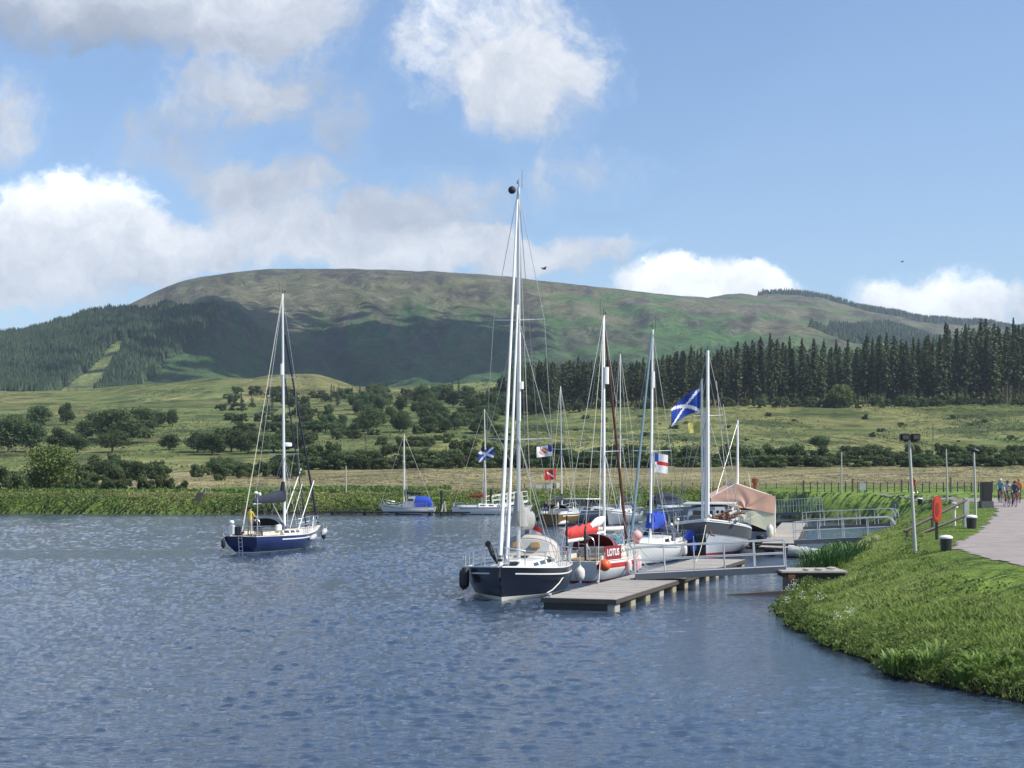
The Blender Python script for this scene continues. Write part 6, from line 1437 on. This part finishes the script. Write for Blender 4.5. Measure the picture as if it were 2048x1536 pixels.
def bird(t, h, l): m = MB(); m.ell((l, 0, h+.14), (.16, .09, .10)); m.ell((l-.14, 0, h+.24), (.06, .05, .05)); m.tube([(l+.1, 0, h+.14), (l+.3, 0, h+.08)], [.06, .02], 6); o = m.build('bird', BLACKP, None, loc=t.location); prop(o, 'dark bird perched on top of the tallest far pole', 'bird')
pole(1895, 1003, 898, 'plain pale pole standing left of the two rightmost poles', .075, GPOLE, lean=-.12)
pole(1952, 1037, 905, 'plain pale pole at the edge of the path carrying a small dark bird', .07, GPOLE, lean=-.12, head=bird)
pole(1683, 990, 908, 'plain pale pole beside the fence behind the far gangway', .08, GPOLE, D=160)
pole(1308, 985, 908, 'pale pole in the hay field behind the grey cruiser', .07, GPOLE, D=188)
pole(692, 985, 925, 'short pale pole at the far shore right of the blue yacht', .08, GPOLE, D=192)
pole(1866, 880, 845, 'thin utility pole far up on the meadow', .12, TIMB, D=420)
pole(732, 900, 865, 'thin utility pole on the hillside above the thicket', .12, TIMB, D=400)
def lamp_post():
    p = on_ground(1831, 1108, 40, 90); h = (1108-880)*p.y/F; t = thing('lamp_post', 'lamp post with two black floodlights at the top, standing on the grass bank', 'lamp post', p-Vector((0, 0, .1))); ln = -.26
    m = MB(); m.tube([(0, 0, 0), (ln*.5, 0, h*.5), (ln, 0, h+.1)], [.08, .07, .06], 12); m.build('shaft', GPOLE, t)
    m = MB(); m.tube([(ln-.25, 0, h+.08), (ln+.3, 0, h+.06)], .03, 6); m.build('crossarm', BLACKP, t)
    for i, (x, ry) in enumerate([(-.2, .25), (.24, -.35)]):
        m = MB(); m.box(ln+x-.19, ln+x+.19, -.16, .12, h+.08, h+.36, b=.03); m.box(ln+x-.15, ln+x+.15, -.22, -.16, h+.10, h+.32, b=.02); f = m.build('floodlight', BLACKP, t); g = MB(); g.box(ln+x-.12, ln+x+.12, -.235, -.222, h+.13, h+.29); g.build('glass', GLASS, f, smooth=False)
lamp_post()
BOLLARD_H = .55
def bollards():
    t0 = thing('bollard', None, None); m = MB(); m.lathe([(.20, -.15), (.205, 0), (.225, BOLLARD_H*.5), (.235, BOLLARD_H-.06)], k=20); m.build('drum', BLACKP, t0)
    m = MB(); m.lathe([(.24, 0), (.262, .02), (.262, .07), (.20, .12), (.03, .145)], (0, 0, BOLLARD_H-.06), k=20); m.build('cap', WPAINT, t0)
    for i, (px, py, s, lb) in enumerate([(1892, 1102, 1.0, 'nearest black bollard with a white cap, beside the gravel path'), (1943, 1057, 1.08, 'black bollard with a white cap in front of the fence end post'), (1840, 1009, .98, 'farthest black bollard with a white cap, behind the lamp post')]):
        o = t0 if i == 0 else copy_tree(t0); o.location = on_ground(px, py, 35, 190); o.scale = (s, s, s); prop(o, lb, 'bollard', 'canal bollards along the bank')
bollards()
def life_buoy():
    p = on_ground(1873, 1080, 40, 100); s = p.y/F; t = thing('lifebuoy_stand', 'tall orange red lifebuoy housing on a black post', 'lifebuoy stand', p); h = 88*s
    m = MB(); m.box(-.055, .055, -.05, .05, -.1, h*.55, b=.01); m.build('post', BLACKP, t)
    OR = mat('lifebuoy orange', (.66, .075, .03), .5, var=.12, vs=5, dirt=.1); z0 = h*.40; z1 = h
    c = (z0+z1)/2; H2 = (z1-z0)/2; m = MB(); prf = []
    for i in range(20):
        a = 2*math.pi*i/20; prf.append((.205*math.copysign(abs(math.cos(a))**.7, math.cos(a)), c+H2*math.copysign(abs(math.sin(a))**.75, math.sin(a))))
    m.prism(prf, 'y', -.13, .02); m.prism([(x*.8, c+(z-c)*.85) for x, z in prf], 'y', -.17, -.13); m.build('housing', OR, t)
    m = MB(); m.prism([(x*.35, c+(z-c)*.5) for x, z in prf], 'y', -.185, -.17); m.build('ring_recess', mat('dark orange', (.40, .04, .02), .6), t)
life_buoy()
def tap_post():
    p = on_ground(1909, 1052, 50, 120); s = p.y/F; h = 54*s; t = thing('service_post', 'short cream service post with a domed cap in front of the rail fence', 'post', p); m = MB(); m.cyl((0, 0, -.1), (0, 0, h*.78), .075, .07, 12); m.build('column', CREAM, t)
    m = MB(); m.lathe([(.14, 0), (.18, .03), (.18, .12), (.08, .17), (.14, .18), (.15, .26), (.02, .30)], (0, 0, h*.66), k=16); m.build('cap', CREAM, t)
tap_post()
def rail_fence():
    a = on_ground(1812, 1073, 50, 130); b_ = on_ground(1930, 1040, 60, 140)
    a = Vector((X(1808, 74), 74, Hs(X(1808, 74), 74))); b_ = Vector((X(1932, 76), 76, Hs(X(1932, 76), 76))); t = thing('rail_fence', 'dark two rail wooden fence sloping down to the water behind the lamp post', 'fence', a)
    n = 3; d = b_-a; hh = [.62, .95, 1.05, 1.25]
    za = CH-(1062-HZ)*74/F; zb = CH-(1000-HZ)*76/F; z2a = CH-(1080-HZ)*74/F; z2b = CH-(1030-HZ)*76/F
    for i, u in enumerate((.05, .45, 1.0)):
        q = MB(); x, y = d.x*u, d.y*u; g = Hs(a.x+x, a.y+y)-a.z; top = (za+(zb-za)*u)-a.z+.12; w = .06 if u < .9 else .13; q.box(x-w, x+w, y-w, y+w, g-.3, top, b=.01); q.build('post', TIMB if u < .9 else GPOLE, t)
    for z0, z1 in ((za, zb), (z2a, z2b)): q = MB(); q.tube([(0, -.08, z0-a.z), (d.x, d.y-.08, z1-a.z)], .075, 4); q.build('rail', TIMB, t)
rail_fence()
def cabinet():
    p = on_ground(1972, 1016, 60, 170); s = p.y/F; t = thing('sign_cabinet', 'black upright cabinet on a stone plinth beside the path', 'cabinet', p); w = 10*s; m = MB(); m.box(-w*1.25, w*1.25, -w, w, -.2, 14*s, b=.02); m.build('plinth', mat('dark stone', (.10, .10, .10), .9, var=.3, vs=5), t); m = MB(); m.box(-w, w, -w*.8, w*.8, 14*s, 52*s, b=.02); c = m.build('body', BLACKP, t); m = MB(); m.box(-w*.8, w*.8, -w*.83, -w*.79, 18*s, 48*s); m.build('door_panel', BLK, c, smooth=False)
cabinet()
def round_sign():
    D = 112; x = X(1790, D); z = Hs(x, D); s = D/F; ztop = CH-(1003-HZ)*s; t = thing('round_sign', 'small round dark sign on a thin post at the end of the third gangway', 'sign', (x, D, z)); m = MB(); m.cyl((0, 0, -.1), (0, 0, ztop-z), .03, .03, 6); m.build('post', BLACKP, t)
    m = MB(); zc = CH-(1011-HZ)*s-z; m.tube([(0, -.03, zc), (0, -.06, zc)], .27, 20); f = m.build('disc', mat('dark grey sign', (.05, .06, .07), .5), t); m = MB(); m.box(-.03, .03, -.075, -.062, zc-.12, zc+.12); m.build('symbol', mat('sign grey', (.25, .27, .28), .6), f, smooth=False)
round_sign()
def notice():
    D = 158; p = G(1724, D); t = thing('notice_board', 'grey notice board on two legs by the wire fence', 'notice board', p); m = MB()
    for x in (-.45, .3): m.box(x-.05, x+.05, -.05, .05, -.1, 1.15)
    m.build('legs', TIMB, t, smooth=False); m = MB(); m.box(-.3, .42, -.08, -.04, .3, 1.05, b=.01); m.build('board', mat('notice grey', (.32, .36, .33), .6, var=.2, vs=9), t)
notice()
def wire_fence():
    rr = random.Random(6); t0 = thing('wire_fence', 'wire fence on thin wooden posts between the bank and the hay field', 'fence', G(1560, 166)); o = t0.location; prev = None; q = MB(); k = 0
    pts = [G(px, 166-.0001*(px-1560)**2*.16+rr.uniform(-.3, .3)) for px in range(1565, 2130, 14)]+[]
    for i, p in enumerate(pts):
        m = MB(); h = 1.15*rr.uniform(.9, 1.1)*(1.3 if i % 7 == 3 else 1); w = .05 if i % 7 != 3 else .08; m.box(-w, w, -w, w, -.2, h); m.build('post', TIMB, t0, smooth=False, loc=p-o)
        if prev is not None:
            for z in (.35, .7, 1.05): q.tube([prev-o+Vector((0, -.06, z)), p-o+Vector((0, -.06, z))], .008, 3)
        prev = p
    q.build('wire', WIRE, t0)
    t1 = thing('wire_fence', 'old wire fence at the edge of the hay field behind the far jetty', 'fence', G(700, 196)); o = t1.location; prev = None; q = MB()
    for i, px in enumerate(range(650, 1560, 21)):
        p = G(px, 197+math.sin(px*.01)*.8); m = MB(); m.box(-.05, .05, -.05, .05, -.2, 1.05*rr.uniform(.8, 1.1)); m.build('post', TIMB, t1, smooth=False, loc=p-o)
        if prev is not None:
            for z in (.4, .85): q.tube([prev-o+Vector((0, -.06, z)), p-o+Vector((0, -.06, z))], .008, 3)
        prev = p
    q.build('wire', WIRE, t1)
wire_fence()
def stile():
    D = 184; t = thing('timber_ramp', 'weathered timber ramp with a handrail running down the far bank', 'ramp', (X(392, D), D, 0)); m = MB(); m.tube([(-1.6, -1, .15), (.1, 0, 1.5), (.8, .6, 3.1)], .07, 5); m.tube([(.1, 0, .2), (.1, 0, 1.5)], .06, 5); m.tube([(.8, .6, 3.1), (1.6, .8, 3.15)], .06, 5); m.tube([(1.6, .8, 3.15), (1.6, .8, 2.2)], .05, 5); m.tube([(1.0, .7, 3.1), (1.0, .7, 2.2)], .05, 5); m.build('handrail', mat('grey old wood', (.30, .29, .24), .9, var=.2), t)
    m = MB(); m.box(-.3, .5, -.3, .5, .3, 1.5); m.prism([(-.3, 1.5), (.5, 1.5), (.9, 2.6), (.2, 2.6)], 'y', -.2, .4); m.build('steps', TIMB, t, smooth=False)
stile()
def tanks():
    D = 200; t = thing('grey_trough', 'two pale grey troughs standing on the far shore behind the slate yacht mast', 'trough', G(1083, D)); 
    for x in (-1.1, .25): m = MB(); m.box(x, x+1.15, -.4, .4, .2, .95, b=.05); m.build('tank', mat('pale galvanised tank', (.42, .45, .44), .6, var=.15), t)
    m = MB(); m.box(1.5, 1.8, -.2, .2, 0, 1.25, b=.03); m.build('end_post', BLACKP, t); m = MB(); m.box(1.85, 2.4, -.2, .2, .1, 1.2, b=.03); m.build('end_panel', CREAM, t)
tanks()
# bicycles and riders
def bicycle():
    t = thing('bicycle', None, None)
    for x in (-.52, .52):
        m = MB(); m.tube([(x+.33*math.cos(a), 0, .34+.33*math.sin(a)) for a in [i*2*math.pi/24 for i in range(24)]], .02, 6, closed=True); w = m.build('wheel', BLK, t)
        m = MB(); m.tube([(x+.30*math.cos(a), 0, .34+.30*math.sin(a)) for a in [i*2*math.pi/20 for i in range(20)]], .009, 4, closed=True)
        for i in range(10): a = i*math.pi/5; m.tube([(x, 0, .34), (x+.3*math.cos(a), 0, .34+.3*math.sin(a))], .003, 3)
        m.build('rim', STEEL, w)
    m = MB(); A, Bq, C, D_, E = (-.52, 0, .34), (-.08, 0, .30), (-.20, 0, .82), (.36, 0, .86), (.52, 0, .34)
    for p, q in ((A, Bq), (A, C), (Bq, C), (Bq, D_), (C, D_), (D_, E)): m.tube([p, q], .017, 6)
    m.build('frame', REDP, t); m = MB(); m.tube([(.36, 0, .86), (.38, 0, 1.0)], .014, 6); m.tube([(.38, -.28, 1.0), (.40, 0, 1.02), (.38, .28, 1.0)], .014, 6); m.build('handlebar', BLK, t)
    m = MB(); m.tube([(-.2, 0, .82), (-.22, 0, .92)], .014, 6); m.ell((-.2, 0, .94), (.13, .06, .03)); m.build('saddle', BLK, t); m = MB(); m.tube([(-.08, -.12, .30), (-.08, -.06, .22), (-.08, .06, .38), (-.08, .12, .38)], .012, 5); m.build('crank', STEEL, t)
    return t
def riders():
    b0 = bicycle(); g = 'bicycles on the towpath'; first = True
    for px, py, hd, top, legs, hat, lb, bl, k in [
        (2000, 1006, 190, (.10, .32, .36), (.04, .05, .08), (.55, .65, .65), 'cyclist in a pale teal top and light helmet, leftmost of the group on the path', 'bicycle ridden by the cyclist in the teal top', .6),
        (2013, 1013, 184, (.45, .50, .55), (.10, .10, .12), (.05, .05, .05), 'cyclist in a pale grey top and black helmet, leading the group', 'bicycle ridden by the cyclist in the pale grey top', -.5),
        (2028, 1014, 186, (.06, .08, .12), (.03, .035, .05), (.06, .06, .07), 'cyclist in dark clothes riding in front of the orange one', 'bicycle ridden by the cyclist in dark clothes', .8),
        (2036, 1006, 188, (.68, .22, .03), (.03, .03, .04), (.40, .12, .05), 'cyclist in an orange top at the back of the group', 'bicycle ridden by the cyclist in orange', -.8),
        (1830, 990, 215, (.55, .16, .06), (.12, .06, .04), (.30, .10, .05), 'cyclist in rust coloured clothes riding alone behind the lamp post', 'bicycle of the lone cyclist behind the lamp post', .4)]:
        p = on_ground(px, py, 80, 200) if px > 1900 else G(px, 150)
        b = b0 if first else copy_tree(b0); first = False; b.location = p+Vector((0, 0, .02)); b.rotation_euler = (0, 0, R(90-hd)); prop(b, bl, 'bicycle', g)
        person(lb, p+Vector((0, 0, .02)), hd, pose_ride(k), cloth('top %d' % px, top), cloth('legs %d' % px, legs), hat=mat('helmet %d' % px, hat, .4), group='cyclists on the towpath')
riders()
def flying_bird(px, py, D, label):
    p = Vector((X(px, D), D, CH-(py-HZ)*D/F)); t = thing('bird', label, 'bird', p, R(30)); m = MB(); m.tube([(-.22, 0, 0), (-.05, 0, .02), (.12, 0, .02), (.22, 0, 0)], [.01, .07, .06, .015], 8); m.build('body', BLACKP, t)
    for g in (1, -1): m = MB(); m.add([(-.08, 0, .02), (.1, 0, .02), (.12, .28*g, .16), (-.02, .5*g, .10), (-.1, .28*g, .14)], [(0, 1, 2, 4), (4, 2, 3)]); m.build('wing', BLACKP, t)
flying_bird(1088, 538, 120, 'dark bird in flight just right of the tallest mast'); flying_bird(1804, 524, 200, 'tiny bird in flight high over the pine wood')
# ---------------------------------------------------------------- the air
def build_haze():
    bm = bmesh.new(); bmesh.ops.create_cube(bm, size=1)
    x0, x1, y0, y1, z0, z1 = -5200, 9000, -120, 11800, -3, 640
    for v in bm.verts: v.co = (x0 if v.co.x < 0 else x1, y0 if v.co.y < 0 else y1, z0 if v.co.z < 0 else z1)
    me = bpy.data.meshes.new('haze'); bm.to_mesh(me); bm.free()
    m = bpy.data.materials.new('haze'); m.use_nodes = True; nt = m.node_tree; nt.nodes.clear()
    v = nt.nodes.new('ShaderNodeVolumePrincipled'); v.inputs['Color'].default_value = (.70, .84, 1, 1); v.inputs['Density'].default_value = .00008
    v.inputs['Anisotropy'].default_value = .2
    o = nt.nodes.new('ShaderNodeOutputMaterial'); nt.links.new(v.outputs[0], o.inputs['Volume'])
    me.materials.append(m); prop(obj('haze', me), kind='stuff')
build_haze()
